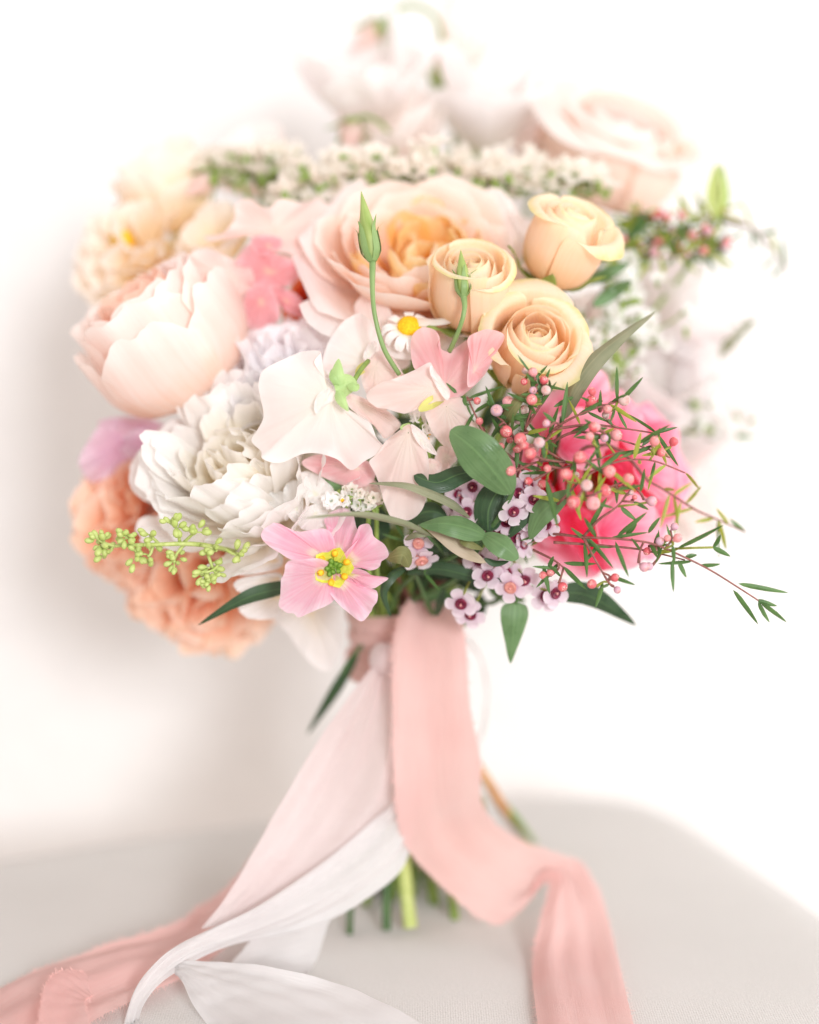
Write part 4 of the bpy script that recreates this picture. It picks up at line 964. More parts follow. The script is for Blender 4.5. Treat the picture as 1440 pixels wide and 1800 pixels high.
# ------------------------------------------------------------------ ruscus foliage
def branch(label, stem_pts, rad=.0013, mat='stem_dark', group='ruscus branches', name='ruscus_branch'):
    b = P(*stem_pts[0])
    t = thing(name, label, 'foliage', b, None, group)
    p = [P(*q) for q in stem_pts]
    d = p[0] - p[1]; 
    sp = stem_path(p[0], -d / np.linalg.norm(d), None, 50 + nstem[0]); nstem[0] += 1
    tube('stem', sp[::-1] + p[1:], [rad * 1.2, rad * 1.2, rad, rad, rad * .7], M[mat], t, sub=40)
    return t
LF, LD, LG, LT, LO = M['leaf'], M['leaf_dark'], M['leaf_grey'], M['leaf_tan'], M['leaf_olive']
t = branch('ruscus branch with the broad smooth oval leaf before the waxflower', z5((1250, 1215, .010), (1330, 1100, -.002), (1385, 990, -.010), (1385, 930, -.012)))
blade('leaf', LF, t, z5((1378, 1003, -.012), (1290, 890, -.020), (1180, 770, -.022), (1072, 682, -.014)), 37, roll=12, fold=.15, prof='oval', peak=.5, n=30, nu=13)
blade('leaf', LD, t, z5((1225, 880, .004), (1110, 905, .000), (1000, 945, -.003), (886, 908, -.002)), 20, roll=-25, fold=.25, prof='oval', peak=.5, nu=11)
blade('leaf', LD, t, z5((1262, 1195, .004), (1265, 1080, .004), (1310, 990, .004), (1392, 915, .006)), 29, roll=15, fold=.2, prof='oval', peak=.42, nu=11)
t = branch('ruscus branch with a glossy level leaf and a tan-backed one', z7((1000, 470, .020), (1100, 420, .008), (1190, 350, .000), (1215, 340, -.002)))
blade('leaf', LF, t, z7((1195, 352, -.002), (1110, 315, -.008), (990, 290, -.010), (856, 296, -.004)), 22, roll=-30, fold=.25, prof='lance', peak=.45, nu=11)
blade('leaf', M['leaf'], t, z7((1180, 345, -.002), (1240, 375, -.008), (1300, 415, -.010), (1358, 466, -.006)), 21, roll=25, fold=.2, prof='oval', peak=.5, nu=11)
blade('leaf', LT, t, z7((880, 305, .000), (980, 355, -.003), (1090, 430, -.003), (1195, 488, .002)), 13, roll=20, fold=.3, peak=.55, nu=9)
blade('leaf', LO, t, z7((1060, 370, -.006), (1110, 390, -.008), (1180, 420, -.004)), 8, roll=30)
blade('leaf', LD, t, z7((1185, 465, .002), (1240, 490, .002), (1310, 480, .000)), 6, roll=20)
t = branch('thin grey-green arching leaves lying over the pink flower', z7((1000, 460, .030), (950, 400, .012), (900, 350, .002)))
blade('leaf', LG, t, z7((930, 362, .004), (800, 300, -.010), (640, 258, -.020), (500, 245, -.028), (270, 262, -.036)), 7, roll=35, fold=.4, prof='strap')
blade('leaf', LG, t, z7((1115, 262, .008), (1030, 190, -.002), (900, 130, -.010), (760, 90, -.014), (600, 85, -.006)), 8.5, roll=-30, fold=.4, prof='strap')
blade('leaf', LG, t, z7((780, 370, .010), (840, 345, .002), (900, 350, .002)), 6, roll=30)
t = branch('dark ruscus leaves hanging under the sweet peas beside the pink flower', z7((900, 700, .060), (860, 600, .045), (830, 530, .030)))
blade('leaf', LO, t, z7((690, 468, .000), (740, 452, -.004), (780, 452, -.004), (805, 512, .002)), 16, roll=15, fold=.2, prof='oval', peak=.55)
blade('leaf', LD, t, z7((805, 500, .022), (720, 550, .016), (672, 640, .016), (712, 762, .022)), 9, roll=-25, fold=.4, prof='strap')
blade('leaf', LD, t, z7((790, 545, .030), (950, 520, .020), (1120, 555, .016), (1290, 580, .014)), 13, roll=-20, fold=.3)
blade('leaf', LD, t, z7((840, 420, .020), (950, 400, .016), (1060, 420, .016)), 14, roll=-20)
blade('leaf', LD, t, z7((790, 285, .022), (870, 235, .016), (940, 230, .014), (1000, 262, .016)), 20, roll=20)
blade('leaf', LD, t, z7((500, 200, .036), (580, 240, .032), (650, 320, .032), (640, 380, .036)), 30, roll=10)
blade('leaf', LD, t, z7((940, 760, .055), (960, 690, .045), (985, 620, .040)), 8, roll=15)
t = branch('pair of pointed ruscus leaves hanging below the waxflower blossoms', z8((200, 400, .060), (280, 460, .035), (330, 520, .028), (330, 545, .026)))
blade('leaf', LF, t, z8((328, 540, .026), (326, 610, .026), (318, 690, .028), (309, 778, .032)), 25, roll=12, fold=.2, peak=.22)
blade('leaf', LD, t, z8((500, 500, .024), (600, 505, .030), (700, 555, .036), (805, 628, .044)), 21, roll=-18, fold=.2, peak=.34)
t = branch('long grey-green leaf reaching up past the face-on spray rose', z6((480, 640, .040), (500, 560, .025), (512, 480, .012)))
blade('leaf', LG, t, z6((512, 485, .012), (560, 360, .000), (640, 250, -.004), (740, 165, .004), (885, 60, .022)), 21, roll=42, fold=.35, peak=.36, n=34, nu=11)
blade('leaf', LO, t, z6((270, 535, .000), (300, 470, -.006), (335, 420, -.008), (380, 375, -.004)), 11, roll=25)
blade('leaf', LD, t, z6((265, 545, .012), (270, 490, .010), (300, 420, .012)), 12, roll=25)
t = branch('dark pointed leaf poking out under the white peony', [(600, 1050, .07), (540, 1040, .05), (495, 1032, .03)])
blade('leaf', LD, t, z4((1180, 910, .030), (1080, 930, .024), (960, 960, .018), (850, 1010, .018), (688, 1106, .022)), 15, roll=25, fold=.3, peak=.38)
t = branch('strap-shaped ruscus leaves in front of the hot pink bloom', z8((280, 420, .04), (300, 340, .025), (310, 290, .012)))
blade('leaf', LD, t, z8((300, 282, .004), (350, 215, .000), (420, 165, .000), (480, 125, .004)), 11, roll=20, fold=.3, prof='strap')
blade('leaf', LF, t, z8((385, 290, .000), (420, 200, -.008), (480, 140, -.008), (560, 90, -.002)), 21, roll=20, fold=.2, peak=.5)
t = branch('dark leaf folded along the tied stems beside the pink wrap', [(640, 1130, .09), (612, 1165, .075), (600, 1185, .07)])
blade('leaf', LD, t, [(630, 1150, .09), (602, 1195, .092), (574, 1240, .096), (540, 1292, .104)], 12, roll=25, fold=.3, peak=.42)
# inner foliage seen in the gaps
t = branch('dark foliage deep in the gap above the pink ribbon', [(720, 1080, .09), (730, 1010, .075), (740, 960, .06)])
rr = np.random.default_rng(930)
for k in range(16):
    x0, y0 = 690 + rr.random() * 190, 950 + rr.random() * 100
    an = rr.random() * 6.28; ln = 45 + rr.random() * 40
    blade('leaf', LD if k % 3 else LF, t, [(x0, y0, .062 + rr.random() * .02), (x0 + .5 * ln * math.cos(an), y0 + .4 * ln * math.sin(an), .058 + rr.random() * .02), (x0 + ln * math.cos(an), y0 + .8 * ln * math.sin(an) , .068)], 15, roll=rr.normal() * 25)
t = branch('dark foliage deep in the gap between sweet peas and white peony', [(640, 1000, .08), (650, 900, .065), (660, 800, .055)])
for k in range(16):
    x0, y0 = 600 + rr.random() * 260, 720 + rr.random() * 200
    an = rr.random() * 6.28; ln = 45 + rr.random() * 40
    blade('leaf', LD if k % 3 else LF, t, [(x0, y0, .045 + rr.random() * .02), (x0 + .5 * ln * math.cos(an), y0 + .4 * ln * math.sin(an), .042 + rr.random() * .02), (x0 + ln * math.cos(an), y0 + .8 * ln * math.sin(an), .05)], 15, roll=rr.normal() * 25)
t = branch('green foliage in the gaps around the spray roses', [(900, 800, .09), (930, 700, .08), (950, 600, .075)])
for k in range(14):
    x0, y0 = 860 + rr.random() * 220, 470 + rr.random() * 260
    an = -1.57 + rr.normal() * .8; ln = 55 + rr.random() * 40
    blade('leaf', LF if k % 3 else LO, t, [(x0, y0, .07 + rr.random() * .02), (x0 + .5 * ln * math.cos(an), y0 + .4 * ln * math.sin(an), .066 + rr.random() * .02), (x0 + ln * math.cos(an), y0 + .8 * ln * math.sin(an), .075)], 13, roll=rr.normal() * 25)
# far grey leaf on the window side
t = branch('grey eucalyptus-like leaf on the window side of the white lisianthus', [(1180, 760, .15), (1240, 680, .15), (1270, 620, .145)])
blade('leaf', LG, t, [(1268, 625, .14), (1290, 590, .138), (1330, 560, .14)], 14, roll=30)
blade('leaf', LF, t, [(1240, 770, .15), (1290, 765, .145), (1330, 768, .15)], 9, roll=40)

# ------------------------------------------------------------------ sprig of green buds, left
t = thing('green_bud_sprig', 'sprig of lime green buds crossing the peach carnation', 'sprig', P(*z4((960, 760, .05))[0]), None)
ax_ = z4((960, 765, .05), (820, 735, .022), (720, 715, .010), (620, 708, .004), (500, 712, .002), (380, 715, .004), (280, 720, .008), (200, 740, .012))
tube('stem', stem_path(P(*ax_[0]), cdir(-.9, 0, .2), None, 77)[::-1] + [P(*q) for q in ax_[1:]], [.0013, .0013, .0013, .0012, .001, .0008], M['greenbud'], t, sub=44)
GB = lathe('bud', [(.0003, 0), (.0009, .0007), (.0012, .0019), (.0011, .0028), (.0006, .0036), (.0001, .0037)], M['greenbud'], 9)
gr = np.random.default_rng(940)
clusters = [((600, 705), (565, 600), 11), ((620, 700), (680, 650), 8), ((500, 712), (455, 665), 7), ((380, 715), (325, 660), 11), ((470, 712), (440, 770), 5), ((400, 715), (385, 780), 9), ((280, 720), (200, 690), 16), ((270, 722), (230, 755), 8), ((620, 712), (570, 800), 11), ((700, 715), (780, 745), 6), ((820, 735), (900, 762), 6), ((800, 780), (720, 850), 10), ((780, 840), (740, 900), 10), ((720, 718), (770, 850), 4)]
for (s0, s1, n) in clusters:
    A = P(*z4((s0[0], s0[1], .006))[0]); B = P(*z4((s1[0], s1[1], .002 + gr.normal() * .002))[0])
    tube('twig', [A, (A + B) / 2 + gr.normal(size=3) * .001, B], [.0009, .0006], M['greenbud'], t, n=6, sub=6)
    for k in range(n):
        ctr = B + (A - B) * (gr.random() * .45) 
        av = gr.normal(size=3) + (B - A) / np.linalg.norm(B - A) * .6; av /= np.linalg.norm(av)
        p = ctr + av * (.0012 + .0025 * gr.random())
        o = add('bud', GB, t, None, True); o.matrix_basis = orient(p, av) @ Matrix.Scale(.9 + .5 * gr.random(), 4); MW[o.name] = o.matrix_basis
        if k % 2 == 0: tube('twig', [ctr, p + av * .0003], .0004, M['greenbud'], t, n=5)

# ------------------------------------------------------------------ waxflower: bud sprays
def bud_mesh(R):
    pr = [(R * .22, -R * 1.35), (R * .30, -R * 1.0), (R * .72, -R * .68), (R * .98, -R * .1), (R * .95, R * .35), (R * .72, R * .72), (R * .42, R * .90), (R * .02, R * .92)]
    me = lathe('bud', pr, M['bud'], 14)
    return me
BUDM = bud_mesh(.0027)
def crown_mesh():
    # five small overlapping scales closing the tip
    verts, faces = [], []
    R = .0027
    for k in range(5):
        a0 = k * 1.2566
        i = len(verts)
        for (rr_, zz_, da) in ((.70, .74, -.55), (.70, .74, .55), (.36, 1.02, .35), (.05, 1.08, 0), (.36, 1.02, -.35)):
            verts.append((R * rr_ * math.cos(a0 + da), R * rr_ * math.sin(a0 + da), R * zz_))
        faces.append((i, i + 1, i + 2, i + 3, i + 4))
    return poly_mesh('bud_tip', verts, faces, M['budtip'])
CROWN = crown_mesh()
def put_bud(t, p, a, sc):
    sc = sc * (.58 + .40 * random.random())
    o = add('bud', BUDM, t, None, True)
    o.matrix_basis = orient(p, a, random.random() * 6) @ Matrix.Scale(sc, 4); MW[o.name] = o.matrix_basis
    add('bud_tip', CROWN, o)
    return o
def needle(t, p0, p1, hw=.0011, young=False, bend=.0):
    mid = (p0 + p1) / 2 + np.array([0, 0, 1]) * bend
    blade('needle_leaf', M['needle_y'] if young else M['needle'], t, [p0, mid, p1], hw, roll=random.uniform(-40, 40), fold=.5, prof='strap', n=8, nu=3, world=True)
wr = np.random.default_rng(950)
def wax_spray(label, main, buds, needles=(), nrand=20, seed=0, group='waxflower bud sprays', young=.3, root=None, rad=.00075):
    """main: list of branches, each a list of (x,y,d); buds: (x,y,d,scale)"""
    r = np.random.default_rng(seed)
    t = thing('waxflower_spray', label, 'sprig', P(*main[0][0]), None, group)
    p0 = P(*main[0][0]); p1 = P(*main[0][1])
    dv = (p1 - p0) / np.linalg.norm(p1 - p0)
    sp = stem_path(p0, dv, None, 60 + seed)
    tube('stem', sp[::-1], rad * 1.25, M['wstem'], t, sub=26)
    nodes_ = []
    for br in main:
        c = catmull([P(*q) for q in br], 6 * len(br))
        tube('branch', c, [rad, rad * .75, rad * .5], M['wstem'], t, n=6)
        nodes_ += list(c[2:])
    nodes_ = np.array(nodes_)
    for b in buds:
        p = P(*b[:3]); sc = b[3] if len(b) > 3 else 1.0
        dist = np.linalg.norm(nodes_ - p, axis=1) + r.random(len(nodes_)) * .006
        dist = np.where(np.linalg.norm(nodes_ - p, axis=1) < .006, 9, dist)
        n0 = nodes_[np.argmin(dist)]
        a = (p - n0); L_ = np.linalg.norm(a); a = a / L_
        a = a + cdir(r.normal() * .25, .25 + r.normal() * .3, .35 + .3 * r.random()); a /= np.linalg.norm(a)
        q = p - a * .0034 * sc
        mid = (n0 + q) / 2 + r.normal(size=3) * .0015
        tube('twig', [n0, mid, q], [.0006, .00055, .0008], M['wtwig'] if r.random() < .4 else M['wstem'], t, n=6, sub=8)
        put_bud(t, p, a, sc)
        for k in range(1):                                        # needles at the fork
            nd = cdir(r.normal(), r.normal(), .3 + .6 * r.random())
            needle(t, mid, mid + nd * (.008 + .006 * r.random()), .0007 + .0004 * r.random(), r.random() < young)
    for (s0, s1) in needles:
        needle(t, P(*s0), P(*s1), .0012, False)
    for k in range(nrand):
        n0 = nodes_[r.integers(len(nodes_))]
        nd = cdir(r.normal(), r.normal(), r.normal() * .5 + .3)
        needle(t, n0, n0 + nd * (.011 + .009 * r.random()), .0008 + .0004 * r.random(), r.random() < young)
    return t
# spray under the spray rose
B = lambda f, *l: [f((q[0], q[1]))[0] + (q[2],) + tuple(q[3:]) for q in l]
wax_spray('pink waxflower buds crowding under the face-on spray rose',
   [z6((330, 760, .020), (350, 640, .006), (370, 520, -.004), (400, 420, -.008), (400, 330, -.008)), z6((350, 620, .004), (300, 520, -.004), (250, 470, -.004)), z6((370, 520, -.002), (430, 430, -.010), (450, 380, -.010)), z6((340, 660, .004), (220, 560, .002), (170, 470, .004), (140, 400, .006))],
   B(zA, (500, 55, -.006, 1.), (562, 68, -.016, 1.35), (487, 148, -.014, 1.05), (655, 138, -.012, 1.05), (562, 222, -.014, .95), (672, 220, -.016, 1.32), (552, 300, -.016, 1.22), (90, 310, .002, 1.15), (110, 482, .002, 1.1), (255, 392, -.012, 1.2), (350, 320, -.004, 1.25), (410, 370, .000, 1.05), (490, 390, -.004, 1.05), (440, 470, -.002, 1.05), (392, 415, .000, .9), (335, 568, -.012, 1.35), (455, 630, -.014, 1.30), (365, 640, -.002, 1.0), (290, 695, -.008, 1.05), (430, 710, -.006, 1.0)),
   [(z6((120, 400, .004))[0], z6((165, 500, .004))[0]), (z6((130, 395, .002))[0], z6((115, 470, .004))[0]), (z6((215, 415, -.002))[0], z6((255, 440, .0))[0]), (z6((560, 400, .000))[0], z6((480, 440, -.004))[0])], 24, 1, young=.1)
t_ = wax_spray('pink waxflower buds in front of the hot pink bloom, on crossing twigs',
   [z6((400, 760, .022), (430, 640, .008), (470, 540, -.004), (560, 480, -.010), (660, 440, -.012), (740, 418, -.010)), z6((440, 600, .004), (560, 540, -.008), (700, 560, -.014), (840, 600, -.012), (940, 640, -.010)), z6((430, 640, .006), (540, 660, -.012), (640, 650, -.018), (760, 610, -.016)), z6((470, 530, -.004), (620, 510, -.008), (760, 525, -.006), (890, 545, -.002))],
   B(zA, (1062, 232, -.012, 1.2), (1052, 315, -.010, 1.1), (1125, 315, -.006, .75), (1330, 302, -.012, 1.15), (1192, 382, -.014, 1.2), (1175, 430, -.008, .9), (675, 500, -.026, 1.15), (615, 665, -.024, 1.25), (575, 710, -.014, 1.), (1165, 625, -.018, 1.2), (1262, 600, -.014, 1.15), (1090, 530, -.028, 1.2), (1040, 610, -.030, 1.3), (960, 795, -.030, 1.3), (685, 880, -.020, 1.2), (845, 930, -.032, 1.45), (800, 830, -.010, .85), (490, 690, -.03, 1.1), (540, 755, -.034, 1.1), (375, 900, -.018, 1.2), (525, 985, -.014, 1.0), (640, 1010, -.010, 1.25), (925, 935, -.01, .8)) +
   B(z6, (880, 570, -.018, 1.25), (955, 577, -.004, .9), (905, 620, -.016, 1.1), (640, 520, -.028, 1.2)),
   [], 26, 2, young=.15)
wax_spray('pink waxflower buds on yellow-green twigs low before the hot pink bloom',
   [z6((440, 880, .010), (520, 800, -.014), (600, 720, -.022), (720, 660, -.020), (860, 650, -.016), (1000, 700, -.014)), z6((520, 800, -.010), (620, 790, -.024), (720, 750, -.022), (800, 720, -.016))],
   B(z6, (700, 695, -.028, 1.2), (610, 750, -.030, 1.25), (775, 725, -.024, 1.2), (680, 770, -.022, 1.3), (560, 815, -.036, 1.3), (635, 820, -.030, 1.3), (585, 640, -.034, 1.2), (525, 705, -.038, 1.35), (880, 575, -.02, 1.)),
   [], 14, 3, young=.6)
# the long sprig reaching out to the right
t_ = wax_spray('long waxflower sprig reaching out past the hot pink bloom with thin needle leaves',
   [z8((400, 290, .016), (480, 268, .004), (600, 280, -.008), (720, 285, -.012), (870, 305, -.014), (1000, 360, -.014), (1100, 410, -.012), (1200, 472, -.008), (1290, 530, -.002)), z8((600, 275, -.008), (660, 210, -.014), (735, 155, -.016), (800, 70, -.014)), z8((480, 300, .000), (640, 310, -.004), (800, 325, -.006), (900, 345, -.006), (1000, 370, -.008)), z8((600, 285, -.008), (640, 360, -.012), (700, 465, -.012)), z8((400, 330, .006), (480, 370, -.002), (520, 400, -.004))],
   B(z8, (632, 465, -.016, 1.25), (722, 440, -.014, .95), (732, 488, -.012, 1.05), (838, 397, -.016, 1.15), (858, 395, -.012, 1.0), (958, 238, -.012, .9), (930, 284, -.016, .85), (970, 283, -.016, .9), (900, 296, -.014, .9), (868, 137, -.016, 1.2), (800, 122, -.016, .75), (786, 103, -.014, .75), (515, 476, -.006, 1.1), (440, 430, .000, 1.), (468, 418, -.002, .9), (850, 335, -.008, .9)),
   [(z8((730, 275, -.012))[0], z8((850, 180, -.020))[0]), (z8((725, 295, -.012))[0], z8((778, 438, -.022))[0]), (z8((970, 322, -.012))[0], z8((1155, 230, -.018))[0]), (z8((1190, 488, -.008))[0], z8((1290, 626, -.002))[0]), (z8((1210, 463, -.008))[0], z8((1410, 500, .006))[0]), (z8((952, 365, -.012))[0], z8((955, 497, -.016))[0]), (z8((975, 370, -.012))[0], z8((1006, 440, -.014))[0]), (z8((860, 308, -.012))[0], z8((892, 362, -.018))[0]), (z8((855, 265, -.012))[0], z8((903, 200, -.016))[0]), (z8((765, 275, -.010))[0], z8((810, 225, -.016))[0]), (z8((600, 300, -.008))[0], z8((612, 440, -.014))[0]), (z8((620, 250, -.010))[0], z8((692, 122, -.018))[0]), (z8((722, 50, -.016))[0], z8((730, 148, -.016))[0]), (z8((745, 160, -.016))[0], z8((810, 215, -.014))[0]), (z8((520, 395, -.006))[0], z8((612, 488, -.012))[0]), (z8((520, 380, -.004))[0], z8((650, 385, -.010))[0]), (z8((500, 380, -.002))[0], z8((410, 480, .004))[0]), (z8((440, 390, .0))[0], z8((465, 505, -.004))[0]), (z8((1285, 528, -.002))[0], z8((1365, 552, .002))[0]), (z8((1300, 540, -.002))[0], z8((1402, 617, .006))[0]), (z8((1290, 535, -.002))[0], z8((1335, 617, .004))[0]), (z8((1060, 390, -.012))[0], z8((1140, 385, -.010))[0]), (z8((1000, 360, -.012))[0], z8((1048, 350, -.012))[0]), (z8((1110, 320, -.012))[0], z8((1142, 268, -.012))[0]), (z8((1110, 320, -.012))[0], z8((1180, 356, -.010))[0]), (z8((450, 50, -.02))[0], z8((497, 245, -.03))[0])], 10, 4, young=.1)
tube('twig', [P(*q) for q in z8((960, 325, -.010), (1030, 322, -.012), (1110, 320, -.012))], .0006, M['wtwig'], t_, n=6)
tube('twig', [P(*q) for q in z8((735, 158, -.016), (800, 150, -.018), (868, 140, -.014))], .0006, M['wtwig'], t_, n=6)
# out-of-focus wisps on the right
wax_spray('thin yellowish waxflower wisp low on the window side', [z8((860, 60, .03), (930, 100, .030), (1040, 170, .034), (1140, 215, .04), (1240, 260, .045))], [], [], 12, 5, young=.8)
wax_spray('wispy waxflower tip far out on the window side above the white lisianthus', [[(1180, 430, .12), (1260, 390, .125), (1320, 400, .13), (1360, 440, .13), (1390, 485, .13)]], [], [], 16, 6, young=.3)
wax_spray('green and coral budded sprig beyond the half-open spray rose', [[(1040, 480, .10), (1090, 440, .11), (1160, 415, .12), (1230, 390, .12), (1275, 360, .12)], [(1090, 440, .11), (1150, 450, .11), (1220, 445, .115), (1265, 430, .12)], [(1090, 430, .11), (1110, 400, .12), (1130, 380, .12)]],
   [(1090 + wr.random() * 190, 370 + wr.random() * 80, .105 + wr.random() * .02, 1.1) for k in range(26)], [], 150, 7, young=.55)
t = branch('upright lime bud stalk at the end of the budded sprig', [(1200, 480, .13), (1240, 430, .125), (1262, 385, .12)], mat='stem', group=None, name='green_bud_stalk')
for k in range(6):
    blade('sepal', M['sepal'] if k % 2 else M['greenbud'], t, [(1262, 390, .12), (1262 + (k - 2.5) * 5, 345, .118 + .002 * (k % 2)), (1264 + (k - 2.5) * 2, 288, .12)], 9, roll=k * 30)

# ------------------------------------------------------------------ waxflower blossoms
def wpetal():
    prof = [(.0016, .0), (.0032, .0004), (.0050, .0002), (.0062, .0008)]
    return petal('petal', M['wax_petal'], prof, .0025, nu=9, nv=8, base=.4, wk=.55, rnd=.35, k0=60, k1=140, ruf=.0003, seed=960)
WP = wpetal()
WC = lathe('cup', [(.0004, -.0042), (.0012, -.003), (.0020, -.0004), (.0023, .0009), (.0019, .0012), (.0012, .0003), (.0002, .0001)], M['wax_cup'], 14)
WC2 = lathe('cup', [(.0004, -.0042), (.0012, -.003), (.0020, -.0004), (.0024, .0012), (.0018, .0016), (.0012, .0012), (.0002, .0012)], M['wax_cup2'], 14)
WD = lathe('style', [(.0002, .0), (.0003, .0012), (.0005, .0018), (.0001, .0021)], M['budtip'], 6)
def wax_bloom(label, root, blooms, seed=0, needles=10):
    r = np.random.default_rng(seed)
    p0 = P(*root)
    t = thing('waxflower_blossom_sprig', label, 'flower', p0, None, 'waxflower blossom sprigs')
    tube('stem', stem_path(p0, cdir(.2, .2, .6), None, 80 + seed)[::-1], .0011, M['wstem'], t, sub=24)
    for (x, y, d, ax, sc, pale) in blooms:
        p = P(x, y, d); a = cdir(*ax)
        c = p - a * .004 * sc
        tube('twig', [p0, (p0 + c) / 2 + r.normal(size=3) * .003 - a * .004, c], [.0007, .0006], M['wtwig'], t, n=6, sub=9)
        o = add('blossom', WC2 if pale else WC, t, None, True)
        o.matrix_basis = orient(p, a, r.random() * 6) @ Matrix.Scale(sc, 4); MW[o.name] = o.matrix_basis
        for k in range(5):
            add('petal', WP, o, rotz(k * 1.2566 + r.normal() * .06) @ Matrix.Rotation(r.normal() * .12, 4, 'Y'))
        add('style', WD, o)
    for k in range(needles):
        nd = cdir(r.normal(), r.normal(), .4)
        q = p0 + r.normal(size=3) * .006
        needle(t, q, q + nd * .014, .0009)
bl = []
br = np.random.default_rng(961)
def rax(x=0, y=0, s=.35): return (x + br.normal() * s, y + br.normal() * s, .9)
G1 = [(440, 75, .012), (370, 180, .016), (320, 130, .018), (395, 290, .010), (290, 240, .020), (480, 60, .016)]
G2 = [(780, 280, -.004), (950, 195, -.002), (820, 130, .004), (900, 60, .006), (640, 440, .010), (860, 330, .004), (720, 380, .008), (1060, 400, .006), (940, 430, .006), (800, 500, .010), (860, 560, .012)]
G3 = [(560, 820, .012), (490, 700, .018), (760, 920, .012), (340, 1060, .018), (420, 1150, .026), (1130, 970, .014), (1050, 1000, .02), (640, 740, .016), (870, 860, .014), (720, 800, .020)]
wax_bloom('lilac waxflower blossoms with dark red cups behind the dark ruscus leaf', zB((350, 260, .034))[0], [zB((x, y, d))[0] + (rax(-.1), 1.15, False) for x, y, d in G1], 11)
wax_bloom('lilac waxflower blossoms with dark red cups between ruscus and hot pink bloom', zB((850, 420, .028))[0], [zB((x, y, d))[0] + (rax(.1, .1), 1.2, False) for x, y, d in G2], 12)
wax_bloom('lilac waxflower blossoms hanging at the lower edge over the pink ribbon', zB((640, 640, .030))[0], [zB((x, y, d))[0] + (rax(0, -.25), 1.3, x == 760) for x, y, d in G3], 13)
wax_bloom('pair of pink-white waxflower blossoms beside the olive leaf tip', z7((830, 470, .026))[0], [z7((850, 395, .012))[0] + ((.1, .3, .8), 1.2, True), z7((865, 470, .012))[0] + ((.2, -.8, .5), 1.4, True)], 14, 4)

# ------------------------------------------------------------------ tied stems and ribbons
def strip(name, mat, parent, A, Bq, n=90, m=26, folds=(), seed=0, lift=0.0, fray=True):
    """ribbon between two edge lines of (x,y,d) or (x,y,'t',lift) points; folds: (amp, waves, phase, drift)"""
    a = catmull([pt(q) for q in A], n); b = catmull([pt(q) for q in Bq], n)
    u = np.linspace(0, 1, m); v = np.linspace(0, 1, n)
    V = a[:, None] * (1 - u)[None, :, None] + b[:, None] * u[None, :, None]
    dv = np.gradient(V, axis=0); du = np.gradient(V, axis=1)
    N_ = np.cross(dv, du); N_ /= np.linalg.norm(N_, axis=2)[..., None] + 1e-12
    sgn = np.sign((N_ * (CP - V)).sum(2).mean()); N_ *= sgn
    off = np.zeros((n, m))
    for amp, wv, ph, dr in folds:
        am = np.interp(v, np.linspace(0, 1, len(amp)), amp)[:, None] if np.ndim(amp) else amp
        off += am * (.5 + .5 * np.sin(2 * np.pi * (wv * u[None, :] + ph + dr * v[:, None]))) 
    r = np.random.default_rng(seed)
    off += .0005 * np.sin(2 * np.pi * (2.3 * u[None, :] + 5 * v[:, None] + r.random())) * np.sin(2 * np.pi * (3 * v[:, None] + r.random()))
    V = V + N_ * off[..., None]
    V[..., 2] = np.maximum(V[..., 2], .0012)
    UV = np.stack(np.meshgrid(u, v * 2), -1)
    o = add(name, grid_mesh(name, V, UV, mat), parent, world_space=True)
    if fray:                                             # raw threads along both edges
        verts, faces = [], []
        for e, sg in ((0, -1), (m - 1, 1)):
            for k in range(int(n * 6)):
                q = r.random() * (n - 2); i = int(q); f = q - i
                p0 = V[i, e] * (1 - f) + V[i + 1, e] * f
                du_ = (V[i, e] - V[i, e - sg]); du_ /= np.linalg.norm(du_) + 1e-12
                dv_ = V[i + 1, e] - V[i, e]; dv_ /= np.linalg.norm(dv_) + 1e-12
                Lh = .0009 + .0026 * r.random() ** 2
                dirr = du_ + dv_ * r.normal() * .8 + N_[i, e] * r.normal() * .5
                p1 = p0 + dirr / np.linalg.norm(dirr) * Lh
                p1[2] = max(p1[2], .0008)
                w = dv_ * .00012
                j = len(verts)
                verts += [p0 - w, p0 + w, p1 + w * .5, p1 - w * .5]; faces.append((j, j + 1, j + 2, j + 3))
        fo = add('frayed_threads', poly_mesh('frayed_threads', verts, faces, mat), o)
        fo.matrix_parent_inverse = Matrix(); fo['kind'] = 'stuff'
    return o
PS, WS, SH = M['pink_silk'], M['white_silk'], M['sheer_silk']
pink = thing('pink_ribbon', 'pink silk ribbon wrapped round the stems with two long frayed tails', 'ribbon', BIND)
